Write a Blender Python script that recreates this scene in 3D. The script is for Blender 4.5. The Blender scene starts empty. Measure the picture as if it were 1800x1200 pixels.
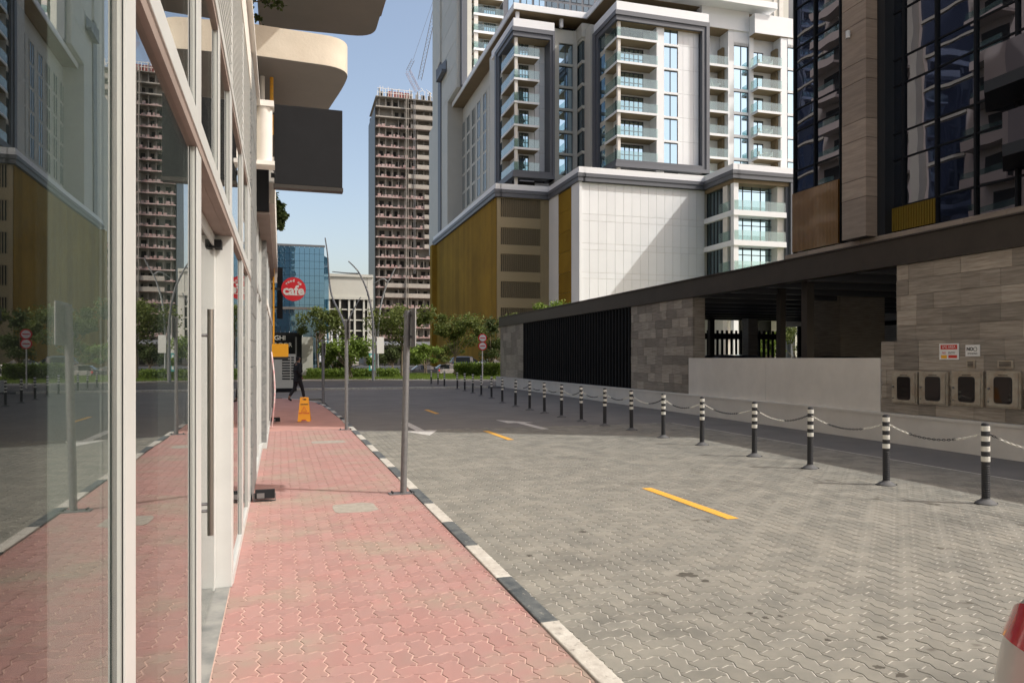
import bpy, bmesh, math, random
from math import sin, cos, tan, atan, pi, radians
from mathutils import Vector, Matrix
random.seed(11)
S = bpy.context.scene
COL = S.collection

# ------------------------------------------------------------ camera, light, exposure
F, CX, HY, H = 1300.0, 900.0, 629.0, 1.6        # focal length / centre / horizon of the 1800 px photo, eye height
VP0 = 493.0                                       # vanishing point of the street
TW = atan((CX - VP0) / F)
cam = bpy.data.cameras.new('camera'); cam.lens = 26.0; cam.sensor_width = 36.0
cam.shift_y = (HY - 600) / 1800.0
cam.clip_start = 0.05; cam.clip_end = 3000
camo = bpy.data.objects.new('camera', cam); COL.objects.link(camo)
camo.location = (0, 0, H); camo.rotation_euler = (radians(90), 0, -TW)
S.camera = camo
SUN_EL = radians(46.5)
hx, hz = cos(radians(11.5)), -sin(radians(11.5))   # horizontal direction to the sun, camera right / forward
sx, sy = hx * cos(TW) + hz * sin(TW), -hx * sin(TW) + hz * cos(TW)
sun = bpy.data.lights.new('sun', 'SUN'); sun.energy = 2.2; sun.angle = radians(0.5); sun.color = (1.0, 0.98, 0.935)
suno = bpy.data.objects.new('sun', sun); COL.objects.link(suno)
sdir = Vector((sx * cos(SUN_EL), sy * cos(SUN_EL), sin(SUN_EL)))
suno.rotation_euler = sdir.to_track_quat('Z', 'Y').to_euler()
W = bpy.data.worlds.new('World'); S.world = W; W.use_nodes = True
nt = W.node_tree; bg = nt.nodes['Background']
sky = nt.nodes.new('ShaderNodeTexSky'); sky.sky_type = 'NISHITA'; sky.sun_disc = False
sky.sun_elevation = SUN_EL; sky.sun_rotation = math.atan2(sx, sy)
sky.air_density = 1.0; sky.dust_density = 3.6; sky.ozone_density = 1.2
tn = nt.nodes.new('ShaderNodeVectorMath'); tn.operation = 'MULTIPLY'; tn.inputs[1].default_value = (1.11, 1.0, .89)
nt.links.new(sky.outputs[0], tn.inputs[0]); nt.links.new(tn.outputs[0], bg.inputs[0]); bg.inputs[1].default_value = 0.15
S.view_settings.view_transform = 'Standard'; S.view_settings.look = 'None'
S.view_settings.exposure = 0.70; S.view_settings.gamma = 1.0; S.view_settings.use_curve_mapping = False
S.cycles.max_bounces = 10; S.cycles.transparent_max_bounces = 12

# ------------------------------------------------------------ frames: each building has its own heading
class Fr:
    def __init__(s, vp):
        s.th = atan((CX - vp) / F); s.c = cos(s.th); s.n = sin(s.th); s.rot = s.th - TW
    def at_s(s, px, py, S0):       # point of the photo on the plane s = S0
        u = (px - CX) / F; d = S0 / (u * s.c + s.n)
        return S0, d * (s.c - u * s.n), H + (HY - py) / F * d
    def at_t(s, px, py, T0):
        u = (px - CX) / F; d = T0 / (s.c - u * s.n)
        return d * (u * s.c + s.n), T0, H + (HY - py) / F * d
    def S(s, px, T0): return s.at_t(px, 0, T0)[0]
    def T(s, px, S0): return s.at_s(px, 0, S0)[1]
    def gr(s, px, py, z=0.0):
        d = (H - z) * F / (py - HY); u = (px - CX) / F
        return d * (u * s.c + s.n), d * (s.c - u * s.n), z
    def at_d(s, px, py, d):
        u = (px - CX) / F
        return d * (u * s.c + s.n), d * (s.c - u * s.n), H + (HY - py) / F * d
    def world(s, p):
        c, n = cos(s.rot), sin(s.rot)
        return (p[0] * c - p[1] * n, p[0] * n + p[1] * c, p[2] if len(p) > 2 else 0)
F0, FM, FR = Fr(VP0), Fr(518.0), Fr(525.0)
ROADZ = -0.07

# ------------------------------------------------------------ materials
def mat(name, col, rough=.6, metal=0., col2=None, var=.0, vs=3., stretch=(1, 1, 1), bump=0., bs=40., tone=0., spec=.5,
        col3=None, v3s=.6, v3=(.5, .65), coat=0., spots=None):
    m = bpy.data.materials.new(name); m.use_nodes = True
    n = m.node_tree.nodes; L = m.node_tree.links
    b = n['Principled BSDF']; b.inputs['Roughness'].default_value = rough; b.inputs['Metallic'].default_value = metal
    b.inputs['Specular IOR Level'].default_value = spec
    if coat: b.inputs['Coat Weight'].default_value = coat; b.inputs['Coat Roughness'].default_value = .05
    c = n.new('ShaderNodeRGB'); c.outputs[0].default_value = (*col, 1); out = c.outputs[0]
    geo = n.new('ShaderNodeNewGeometry'); mp = n.new('ShaderNodeMapping'); L.new(geo.outputs['Position'], mp.inputs[0])
    mp.inputs['Scale'].default_value = stretch
    def noise(scale, det=5, src=None):
        t = n.new('ShaderNodeTexNoise'); t.inputs['Scale'].default_value = scale; t.inputs['Detail'].default_value = det
        t.inputs['Roughness'].default_value = .65
        L.new(src or mp.outputs[0], t.inputs['Vector']); return t.outputs[0]
    def ramp(src, a, bb):
        r = n.new('ShaderNodeMapRange'); r.inputs['From Min'].default_value = a; r.inputs['From Max'].default_value = bb
        L.new(src, r.inputs['Value']); return r.outputs[0]
    def mix(f, a, bc):
        x = n.new('ShaderNodeMix'); x.data_type = 'RGBA'; L.new(f, x.inputs[0]); L.new(a, x.inputs[6])
        if isinstance(bc, tuple): x.inputs[7].default_value = (*bc, 1)
        else: L.new(bc, x.inputs[7])
        return x.outputs[2]
    if var or col2:
        c2 = col2 or tuple(v * (1 - var) for v in col)
        out = mix(ramp(noise(vs), .35, .65), out, c2)
    if col3: out = mix(ramp(noise(v3s, 4, geo.outputs['Position']), *v3), out, col3)
    if spots: out = mix(ramp(noise(spots[1], 3, geo.outputs['Position']), *spots[2]), out, spots[0])
    if tone:
        at = n.new('ShaderNodeAttribute'); at.attribute_name = 'tone'
        oi = n.new('ShaderNodeObjectInfo'); sp = n.new('ShaderNodeSeparateColor'); L.new(oi.outputs['Color'], sp.inputs[0])
        ad = n.new('ShaderNodeMath'); ad.operation = 'ADD'; L.new(at.outputs['Fac'], ad.inputs[0]); L.new(sp.outputs[0], ad.inputs[1])
        mr = n.new('ShaderNodeMapRange'); mr.inputs['To Min'].default_value = 1 - tone; mr.inputs['To Max'].default_value = 1 + tone
        L.new(ad.outputs[0], mr.inputs['Value'])
        vm = n.new('ShaderNodeVectorMath'); vm.operation = 'SCALE'; L.new(out, vm.inputs[0]); L.new(mr.outputs[0], vm.inputs['Scale'])
        out = vm.outputs[0]
    L.new(out, b.inputs['Base Color'])
    if bump:
        bn = n.new('ShaderNodeBump'); bn.inputs['Strength'].default_value = bump; bn.inputs['Distance'].default_value = .02
        L.new(noise(bs), bn.inputs['Height']); L.new(bn.outputs[0], b.inputs['Normal'])
    return m

def glassmat(name, body, f0, tint=(1, 1, 1), trans=0., wav=0., ws=.6, ior=1.5, frough=0.0, spec_tint=(1, 1, 1)):
    """coated window glass: mirror by Fresnel over a dark or see-through body"""
    m = bpy.data.materials.new(name); m.use_nodes = True
    n = m.node_tree.nodes; L = m.node_tree.links; n.remove(n['Principled BSDF']); out = n['Material Output']
    g = n.new('ShaderNodeBsdfGlossy'); g.inputs['Roughness'].default_value = frough; g.inputs['Color'].default_value = (*spec_tint, 1)
    d = n.new('ShaderNodeBsdfDiffuse'); d.inputs['Color'].default_value = (*body, 1)
    base = d.outputs[0]
    if trans > 0:
        t = n.new('ShaderNodeBsdfTransparent'); t.inputs['Color'].default_value = (*tint, 1)
        x = n.new('ShaderNodeMixShader'); x.inputs[0].default_value = trans; L.new(d.outputs[0], x.inputs[1]); L.new(t.outputs[0], x.inputs[2])
        base = x.outputs[0]
    lw = n.new('ShaderNodeLayerWeight'); lw.inputs['Blend'].default_value = .5
    pw = n.new('ShaderNodeMath'); pw.operation = 'POWER'; pw.inputs[1].default_value = 5.0; L.new(lw.outputs['Facing'], pw.inputs[0])
    mr = n.new('ShaderNodeMapRange'); mr.inputs['To Min'].default_value = f0; mr.inputs['To Max'].default_value = 1.0
    L.new(pw.outputs[0], mr.inputs['Value'])
    x = n.new('ShaderNodeMixShader'); L.new(mr.outputs[0], x.inputs[0]); L.new(base, x.inputs[1]); L.new(g.outputs[0], x.inputs[2])
    L.new(x.outputs[0], out.inputs[0])
    if wav:
        geo = n.new('ShaderNodeNewGeometry'); tx = n.new('ShaderNodeTexNoise'); tx.inputs['Scale'].default_value = ws
        tx.inputs['Detail'].default_value = 1.0
        L.new(geo.outputs['Position'], tx.inputs['Vector'])
        bn = n.new('ShaderNodeBump'); bn.inputs['Strength'].default_value = 1.0; bn.inputs['Distance'].default_value = wav
        L.new(tx.outputs[0], bn.inputs['Height']); L.new(bn.outputs[0], g.inputs['Normal'])
    return m

M = {}
M['sand_joint'] = mat('joint_sand', (.53, .51, .455), .95, var=.25, vs=30)
M['sand_pink'] = mat('joint_sand_pink', (.62, .43, .36), .95, var=.3, vs=30)
M['paver_grey'] = mat('grey_paver', (.262, .251, .215), .9, spec=.2, col2=(.198, .194, .170), vs=2.2, bump=.4, bs=260, tone=.10, spots=((.13, .12, .10), 2.6, (.665, .72)), col3=(.155, .150, .132), v3s=.55, v3=(.56, .8))
M['paver_pink'] = mat('pink_paver', (.39, .218, .196), .9, col2=(.365, .232, .21), vs=2.2, bump=.4, bs=260, tone=.065, spots=((.25, .16, .13), 3.1, (.70, .76)), col3=(.33, .265, .215), v3s=.9, v3=(.49, .66), spec=.2)
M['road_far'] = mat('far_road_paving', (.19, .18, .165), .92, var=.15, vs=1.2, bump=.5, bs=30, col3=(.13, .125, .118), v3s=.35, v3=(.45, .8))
M['pave_far'] = mat('far_pavement_paving', (.50, .27, .225), .92, var=.15, vs=2, bump=.4, bs=30)
M['asphalt'] = mat('asphalt', (.06, .06, .062), .9, col2=(.10, .098, .095), vs=.6, bump=.4, bs=60)
M['ground'] = mat('ground', (.30, .27, .22), .95, var=.3, vs=.2)
M['lightpave'] = mat('pale_paving', (.36, .34, .30), .9, var=.15, vs=.8)
M['kerb_white'] = mat('kerb_white_paint', (.58, .56, .50), .7, col2=(.40, .37, .32), vs=9, spots=((.26, .24, .21), 22, (.60, .70)), bump=.3, bs=60)
M['kerb_black'] = mat('kerb_black_paint', (.05, .06, .065), .6, col2=(.13, .14, .135), vs=8, spots=((.30, .28, .24), 24, (.62, .70)), bump=.3, bs=60)
M['yellow_line'] = mat('yellow_road_paint', (.80, .40, .025), .7, col2=(.62, .34, .06), vs=25, spots=((.24, .20, .12), 30, (.62, .68)))
M['white_line'] = mat('white_road_paint', (.62, .60, .55), .7, col2=(.42, .40, .37), vs=9)
M['concrete'] = mat('grey_concrete', (.36, .33, .28), .9, var=.25, vs=12, bump=.3, bs=90)
M['cream'] = mat('cream_render', (.74, .71, .65), .85, var=.10, vs=1.5, bump=.15, bs=60)
M['frame_grey_trim'] = mat('grey_green_trim', (.44, .46, .43), .5)
M['frame_cream'] = mat('cream_aluminium', (.53, .545, .525), .38, var=.05, vs=4)
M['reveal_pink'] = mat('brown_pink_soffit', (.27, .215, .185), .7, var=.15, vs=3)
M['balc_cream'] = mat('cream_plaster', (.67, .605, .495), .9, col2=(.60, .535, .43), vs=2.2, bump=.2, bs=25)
M['pier_grey'] = mat('grey_stone', (.14, .15, .15), .55, col2=(.24, .24, .23), vs=18, bump=.2, bs=50)
M['threshold'] = mat('threshold_tile', (.15, .16, .155), .35, col2=(.28, .28, .26), vs=6)
M['dark_metal'] = mat('dark_metal', (.028, .030, .032), .45, .3)
M['black'] = mat('black_powder_coat', (.008, .009, .011), .75, var=.3, vs=3, spec=.3)
M['steel'] = mat('brushed_steel', (.30, .28, .25), .35, .9, var=.3, vs=30, stretch=(1, 1, .05))
M['galv'] = mat('galvanised_steel', (.21, .21, .21), .5, .5, var=.2, vs=20)
M['white_paint'] = mat('white_paint', (.78, .76, .71), .6, var=.06, vs=3)
M['facade_white'] = mat('white_cladding', (.77, .79, .80), .55, tone=.03, var=.03, vs=.5)
M['facade_grey'] = mat('grey_cladding', (.53, .525, .465), .6, tone=.06, var=.06, vs=.4)
M['frame_grey'] = mat('dark_grey_cladding', (.10, .108, .125), .5, tone=.08)
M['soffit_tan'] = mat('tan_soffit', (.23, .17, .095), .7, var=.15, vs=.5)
M['gold'] = mat('gold_metal_screen', (.29, .185, .026), .85, 0., col2=(.22, .138, .022), vs=.15, tone=.12, spec=.1)
M['beige_screen'] = mat('beige_metal_screen', (.30, .245, .145), .55, 0., tone=.06)
M['soffit_shade'] = mat('grey_brown_soffit_shade', (.235, .225, .205), .9, var=.06, vs=1.5)  # balcony underside: its shade is put into this darker colour
M['gold_orange'] = mat('amber_metal_slats', (.21, .105, .026), .3, 0., coat=1., tone=.15)
M['meter_glass'] = glassmat('meter_window', (.02, .016, .014), .03)
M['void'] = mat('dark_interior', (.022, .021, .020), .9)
M['win_sky'] = glassmat('reflective_window_glass', (.03, .05, .06), .66, spec_tint=(.66, .86, .98), wav=.006, ws=.7)
M['win_dark'] = glassmat('dark_window_glass', (.035, .055, .06), .18, wav=.006, ws=.7, spec_tint=(.8, .92, 1))
M['rail_glass'] = glassmat('railing_glass', (.16, .24, .23), .09, tint=(.84, .94, .92), trans=.86)
M['tower_glass'] = glassmat('smoked_curtain_glass', (.006, .008, .011), .21, wav=.0045, ws=.55, spec_tint=(.82, .87, 1.0))
M['shop_glass'] = glassmat('shop_glass', (.05, .06, .055), .10, tint=(.76, .80, .785), trans=.95, ior=1.62, wav=.00035, ws=1.6)
M['navy_glass'] = glassmat('navy_window_glass', (.02, .024, .045), .30, spec_tint=(.62, .72, 1.0), wav=.01, ws=.3)
M['blue_glass'] = glassmat('blue_curtain_glass', (.02, .07, .12), .30, spec_tint=(.42, .66, .85), wav=.01, ws=.3)
M['stone_brown'] = mat('travertine', (.42, .315, .225), .55, col2=(.31, .23, .165), vs=1.6, stretch=(.5, .5, 5), tone=.16, bump=.1, bs=20)
M['stone_tile'] = mat('grey_brown_stone', (.38, .34, .285), .42, col2=(.22, .19, .155), vs=2.6, stretch=(.8, .8, 13), tone=.36, bump=.18, bs=14)
M['roof_under'] = mat('roof_underside', (.075, .078, .085), .3, .2)
M['form_red'] = mat('faded_red_formwork', (.30, .09, .08), .8)
M['cabinet_steel'] = mat('weathered_cabinet_steel', (.44, .405, .33), .45, .2, col2=(.33, .27, .20), vs=5)
M['lamp_grey'] = mat('lamp_grey_paint', (.34, .35, .35), .5)
M['foot_grey'] = mat('dark_foot_rubber', (.10, .10, .10), .7)
M['canopy'] = mat('bronze_steel', (.055, .048, .040), .42, .4, var=.2, vs=2)
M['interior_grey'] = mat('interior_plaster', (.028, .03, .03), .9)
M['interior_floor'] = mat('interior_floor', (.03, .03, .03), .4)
M['film'] = mat('frosted_board', (.30, .325, .305), .8)
M['leaf'] = mat('green_leaves', (.055, .085, .018), .6, col2=(.10, .125, .030), vs=.8, tone=.35, spec=.3)
M['leaf_bright'] = mat('bright_leaves', (.12, .19, .025), .55, col2=(.08, .13, .02), vs=1.0, tone=.3, spec=.3)
M['leaf_dark'] = mat('dark_leaves', (.030, .048, .014), .6, col2=(.05, .07, .02), vs=1., tone=.3, spec=.3)
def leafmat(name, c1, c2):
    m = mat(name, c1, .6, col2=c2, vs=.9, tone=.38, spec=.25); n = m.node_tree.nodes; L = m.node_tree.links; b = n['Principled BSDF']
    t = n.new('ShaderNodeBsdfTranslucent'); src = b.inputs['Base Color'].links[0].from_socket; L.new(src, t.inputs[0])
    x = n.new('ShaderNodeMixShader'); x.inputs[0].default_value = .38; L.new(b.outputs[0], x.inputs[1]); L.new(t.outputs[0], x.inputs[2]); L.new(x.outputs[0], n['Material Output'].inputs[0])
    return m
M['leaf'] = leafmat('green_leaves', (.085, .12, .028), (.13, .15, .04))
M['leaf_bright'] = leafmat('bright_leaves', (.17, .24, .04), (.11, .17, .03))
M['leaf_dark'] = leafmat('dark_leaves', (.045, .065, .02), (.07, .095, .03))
M['bark'] = mat('bark', (.19, .15, .11), .9, var=.3, vs=6, stretch=(1, 1, .2), bump=.4, bs=20)
M['grass'] = mat('grass', (.11, .15, .03), .9, col2=(.16, .18, .05), vs=1.2)
M['red'] = mat('red_sign', (.72, .012, .025), .35)
M['orange'] = mat('orange_plastic', (.88, .38, .015), .45)
M['orange_sign'] = mat('orange_sign', (.85, .42, .01), .4)
M['white'] = mat('white_print', (.80, .80, .78), .5)
M['redprint'] = mat('red_print', (.62, .05, .03), .5)
M['blackprint'] = mat('black_print', (.03, .03, .03), .5)
M['car_silver'] = mat('silver_car_paint', (.44, .42, .40), .28, .55, coat=.8)
M['car_dark'] = mat('dark_grey_car_paint', (.05, .052, .058), .3, .5, coat=.8)
M['car_blue'] = mat('blue_grey_car_paint', (.075, .10, .15), .3, .5, coat=.8)
M['car_glass'] = glassmat('car_glass', (.01, .012, .014), .06)
M['tyre'] = mat('tyre_rubber', (.02, .02, .02), .85)
M['rim'] = mat('alloy', (.45, .45, .46), .3, .9)
M['taillight'] = mat('red_lens', (.46, .002, .012), .08, coat=1.)
M['headlight'] = mat('clear_lens', (.7, .7, .72), .1)
M['rubber'] = mat('black_rubber', (.022, .022, .024), .6, bump=.2, bs=60)
M['band'] = mat('reflective_white_band', (.72, .70, .62), .4, var=.12, vs=25)
M['skin'] = mat('skin', (.22, .12, .08), .6)
M['cloth_black'] = mat('black_cloth', (.012, .012, .015), .85)
M['cloth_grey'] = mat('grey_bag_cloth', (.12, .12, .13), .8)
M['teal'] = mat('teal_banner', (.05, .33, .33), .7)
M['conc_raw'] = mat('raw_concrete', (.27, .25, .22), .9, var=.25, vs=.3)
M['conc_slab'] = mat('pale_slab', (.40, .37, .325), .9, var=.2, vs=.2)
M['netting'] = mat('red_guard_board', (.33, .20, .185), .9, col2=(.42, .35, .33), vs=.8)
M['purple_wall'] = mat('mauve_brown_render', (.40, .34, .32), .9, var=.08, vs=.4)

# ------------------------------------------------------------ mesh helpers
class MB:
    def __init__(s): s.v = []; s.f = []; s.tone = None
    def poly(s, pts):
        k = len(s.v); s.v += [tuple(p) for p in pts]; s.f.append(tuple(range(k, k + len(pts)))); return s
    def box(s, a0, a1, b0, b1, c0, c1):
        if a0 > a1: a0, a1 = a1, a0
        if b0 > b1: b0, b1 = b1, b0
        if c0 > c1: c0, c1 = c1, c0
        k = len(s.v)
        s.v += [(a0, b0, c0), (a1, b0, c0), (a1, b1, c0), (a0, b1, c0), (a0, b0, c1), (a1, b0, c1), (a1, b1, c1), (a0, b1, c1)]
        s.f += [tuple(k + i for i in q) for q in ((0, 3, 2, 1), (4, 5, 6, 7), (0, 1, 5, 4), (1, 2, 6, 5), (2, 3, 7, 6), (3, 0, 4, 7))]
        return s
    def prism(s, o, z0, z1):
        k = len(s.v); n = len(o)
        s.v += [(p[0], p[1], z0) for p in o] + [(p[0], p[1], z1) for p in o]
        s.f.append(tuple(k + i for i in reversed(range(n)))); s.f.append(tuple(k + n + i for i in range(n)))
        for i in range(n): j = (i + 1) % n; s.f.append((k + i, k + j, k + n + j, k + n + i))
        return s
    def prism_x(s, o, x0, x1):      # outline in (y,z), extruded along x
        k = len(s.v); n = len(o)
        s.v += [(x0, p[0], p[1]) for p in o] + [(x1, p[0], p[1]) for p in o]
        s.f.append(tuple(k + i for i in reversed(range(n)))); s.f.append(tuple(k + n + i for i in range(n)))
        for i in range(n): j = (i + 1) % n; s.f.append((k + i, k + j, k + n + j, k + n + i))
        return s
    def cyl(s, p0, p1, r0, r1=None, n=12):
        return s.tube([p0, p1], [r0, r0 if r1 is None else r1], n)
    def tube(s, pts, r, n=8, caps=True):
        pts = [Vector(p) for p in pts]; rs = r if isinstance(r, (list, tuple)) else [r] * len(pts)
        k = len(s.v); prev = None
        for i, p in enumerate(pts):
            d = (pts[min(i + 1, len(pts) - 1)] - pts[max(i - 1, 0)])
            if d.length < 1e-9: d = Vector((0, 0, 1))
            d.normalize()
            a = Vector((0, 0, 1)).cross(d) if abs(d.z) < .95 else Vector((1, 0, 0)).cross(d)
            if prev is not None: a = prev - d * prev.dot(d)
            a.normalize(); prev = a; b = d.cross(a)
            for j in range(n):
                t = 2 * pi * j / n; q = p + (a * cos(t) + b * sin(t)) * rs[i]; s.v.append(tuple(q))
        for i in range(len(pts) - 1):
            for j in range(n):
                a0 = k + i * n + j; a1 = k + i * n + (j + 1) % n
                s.f.append((a0, a1, a1 + n, a0 + n))
        if caps:
            s.f.append(tuple(k + j for j in reversed(range(n)))); s.f.append(tuple(k + (len(pts) - 1) * n + j for j in range(n)))
        return s
    def lathe(s, prof, c=(0, 0, 0), n=20):   # prof: (r,z)
        k = len(s.v)
        for r, z in prof:
            for j in range(n):
                t = 2 * pi * j / n; s.v.append((c[0] + r * cos(t), c[1] + r * sin(t), c[2] + z))
        for i in range(len(prof) - 1):
            for j in range(n):
                a0 = k + i * n + j; a1 = k + i * n + (j + 1) % n; s.f.append((a0, a1, a1 + n, a0 + n))
        s.f.append(tuple(k + j for j in reversed(range(n)))); s.f.append(tuple(k + (len(prof) - 1) * n + j for j in range(n)))
        return s
    def mesh(s, name, m, off=(0, 0, 0), smooth=False):
        me = bpy.data.meshes.new(name)
        me.from_pydata([(v[0] - off[0], v[1] - off[1], v[2] - off[2]) for v in s.v], [], s.f)
        if s.tone:
            a = me.attributes.new('tone', 'FLOAT', 'FACE'); a.data.foreach_set('value', s.tone)
        me.materials.append(m)
        if smooth:
            me.shade_smooth()
            try: me.set_sharp_from_angle(angle=radians(35))
            except Exception: pass
        me.update(); return me

def props(o, label=None, cat=None, group=None, kind=None):
    if label: o['label'] = label
    if cat: o['category'] = cat
    if group: o['group'] = group
    if kind: o['kind'] = kind
def link(name, me, parent=None):
    o = bpy.data.objects.new(name, me); COL.objects.link(o); o.color = (.5, 0, 0, 1)
    if parent: o.parent = parent
    return o
class Thing:
    def __init__(s, name, label, cat, org=(0, 0, 0), fr=None, rot=0., group=None, kind=None):
        fr = fr or F0; s.org = org; s.fr = fr
        s.o = bpy.data.objects.new(name, None); COL.objects.link(s.o); s.o.empty_display_size = .2
        s.o.location = fr.world(org); s.o.rotation_euler = (0, 0, fr.rot + rot)
        props(s.o, label, cat, group, kind)
    def add(s, name, mb, m, parent=None, smooth=False, label=None, kind=None, tone=None, local=False, bevel=0.):
        o = link(name, mb.mesh(name, m, (0, 0, 0) if local else s.org, smooth), parent or s.o)
        if label: o['label'] = label
        if kind: o['kind'] = kind
        if tone is not None: o.color = (tone, 0, 0, 1)
        if bevel:
            b = o.modifiers.new('bevel', 'BEVEL'); b.width = bevel; b.segments = 2; b.limit_method = 'ANGLE'
        return o
    def inst(s, name, me, loc, parent=None, rotz=0, tone=None):
        o = link(name, me, parent or s.o); o.location = (loc[0] - s.org[0], loc[1] - s.org[1], loc[2] - s.org[2]); o.rotation_euler[2] = rotz
        o.color = ((random.random() if tone is None else tone), 0, 0, 1); return o
def structure(name, mb, m, fr=None, smooth=False):
    o = link(name, mb.mesh(name, m, smooth=smooth)); o['kind'] = 'structure'
    if fr: o.rotation_euler = (0, 0, fr.rot)
    return o
def dup(root, loc=None, rotz=None, label=None):
    r = root.copy(); COL.objects.link(r)
    if loc is not None: r.location = loc
    if rotz is not None: r.rotation_euler = (0, 0, rotz)
    if label: r['label'] = label
    for ch in list(root.children):
        c = ch.copy(); COL.objects.link(c); c.parent = r
        for g in list(ch.children):
            d = g.copy(); COL.objects.link(d); d.parent = c
    return r
def text(body, size, parent, m, loc, rot, name='lettering', extr=.002, label=None, font_bold=0.):
    cu = bpy.data.curves.new(name, 'FONT'); cu.body = body; cu.size = size; cu.align_x = 'CENTER'; cu.align_y = 'CENTER'
    cu.extrude = extr; cu.offset = font_bold; cu.resolution_u = 2
    tmp = bpy.data.objects.new('tmp', cu); COL.objects.link(tmp)
    dg = bpy.context.evaluated_depsgraph_get(); me = bpy.data.meshes.new_from_object(tmp.evaluated_get(dg))
    bpy.data.objects.remove(tmp); bpy.data.curves.remove(cu)
    me.materials.clear(); me.materials.append(m)
    o = link(name, me, parent); o.location = loc; o.rotation_euler = rot
    return o

# ------------------------------------------------------------ ground, road, pavement
g = MB(); g.poly([(-900, -300, -.14), (900, -300, -.14), (900, 1500, -.14), (-900, 1500, -.14)])
structure('ground', g, M['ground'])
structure('road', MB().box(1.60, 9.66, -6, 17.0, -.13, ROADZ - .0036), M['sand_joint'])
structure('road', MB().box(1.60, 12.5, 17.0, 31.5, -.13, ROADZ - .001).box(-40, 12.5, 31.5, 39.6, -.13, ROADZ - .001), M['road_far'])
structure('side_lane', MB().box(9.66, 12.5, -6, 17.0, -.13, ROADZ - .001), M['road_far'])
structure('cross_road', MB().box(-160, 160, 40.0, 54.5, -.13, -.05), M['asphalt'])
structure('far_kerb', MB().box(-40, 11.0, 39.6, 40.0, -.13, .03), M['kerb_white'])
structure('far_pavement', MB().box(-160, 160, 54.5, 57.0, -.13, .02), M['lightpave'])
structure('lawn', MB().box(-160, 160, 57.0, 73.0, -.13, .05), M['grass'])
structure('access_road', MB().box(-160, 160, 73.0, 92.0, -.13, .0), M['lightpave'])
structure('garage_floor', MB().box(11.5, 40, -12, 44, -.13, -.055), M['asphalt'], FR)

pavement = structure('pavement', MB().box(-.34, 1.49, -4, 17.0, -.3, -.0036), M['sand_pink'])
curve = [(1.50, 20), (1.49, 23), (1.42, 25.5), (1.25, 27.6), (.85, 29.5), (.1, 30.7), (-1.5, 31.3), (-40, 31.4)]
structure('pavement', MB().prism([(-40, 17.0), (1.49, 17.0)] + curve, -.3, -.001), M['pave_far'])

W_ = .1125
def poly_clip(pts, axis, val, keep_less):
    out = []
    for i in range(len(pts)):
        a, b = pts[i], pts[(i + 1) % len(pts)]
        ia = (a[axis] <= val) == keep_less; ib = (b[axis] <= val) == keep_less
        if ia: out.append(a)
        if ia != ib:
            t = (val - a[axis]) / (b[axis] - a[axis]); out.append((a[0] + t * (b[0] - a[0]), a[1] + t * (b[1] - a[1])))
    return out
def brick_outline(L, Wd, amp):     # L x Wd units, S-curved edge per unit so that every brick interlocks
    cs = [(0, 0)]
    pts = []
    path = [(i, 0) for i in range(L)] + [(L, j) for j in range(Wd)] + [(L - i, Wd) for i in range(L)] + [(0, Wd - j) for j in range(Wd)]
    for k, p in enumerate(path):
        q = path[(k + 1) % len(path)]; d = (q[0] - p[0], q[1] - p[1]); nrm = (d[1], -d[0])
        pts.append(p)
        for f, a in ((.27, amp), (.73, -amp)): pts.append((p[0] + d[0] * f + nrm[0] * a, p[1] + d[1] * f + nrm[1] * a))
    return pts
def inset(pts, g):
    n = len(pts); out = []
    for i in range(n):
        a, b, c = Vector(pts[i - 1]), Vector(pts[i]), Vector(pts[(i + 1) % n])
        e1 = (b - a); e2 = (c - b)
        if e1.length < 1e-6 or e2.length < 1e-6: out.append(tuple(b)); continue
        e1.normalize(); e2.normalize(); nn = Vector((-e1.y - e2.y, e1.x + e2.x))
        if nn.length < 1e-6: out.append(tuple(b)); continue
        nn.normalize(); out.append(tuple(b + nn * g))
    return out
def add_brick(mb, pts, z, tilt=(0, 0)):
    c = (sum(p[0] for p in pts) / len(pts), sum(p[1] for p in pts) / len(pts))
    top = inset(pts, .0062); k = len(mb.v); n = len(pts)
    zz = lambda p, b: z + b + (p[0] - c[0]) * tilt[0] + (p[1] - c[1]) * tilt[1]
    low = inset(pts, .0022)
    mb.v += [(p[0], p[1], zz(p, -.0075)) for p in low] + [(p[0], p[1], zz(p, 0)) for p in top]
    for i in range(n): j = (i + 1) % n; mb.f.append((k + i, k + j, k + n + j, k + n + i))
    mb.f.append(tuple(k + n + i for i in range(n)))
    return n + 1
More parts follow.
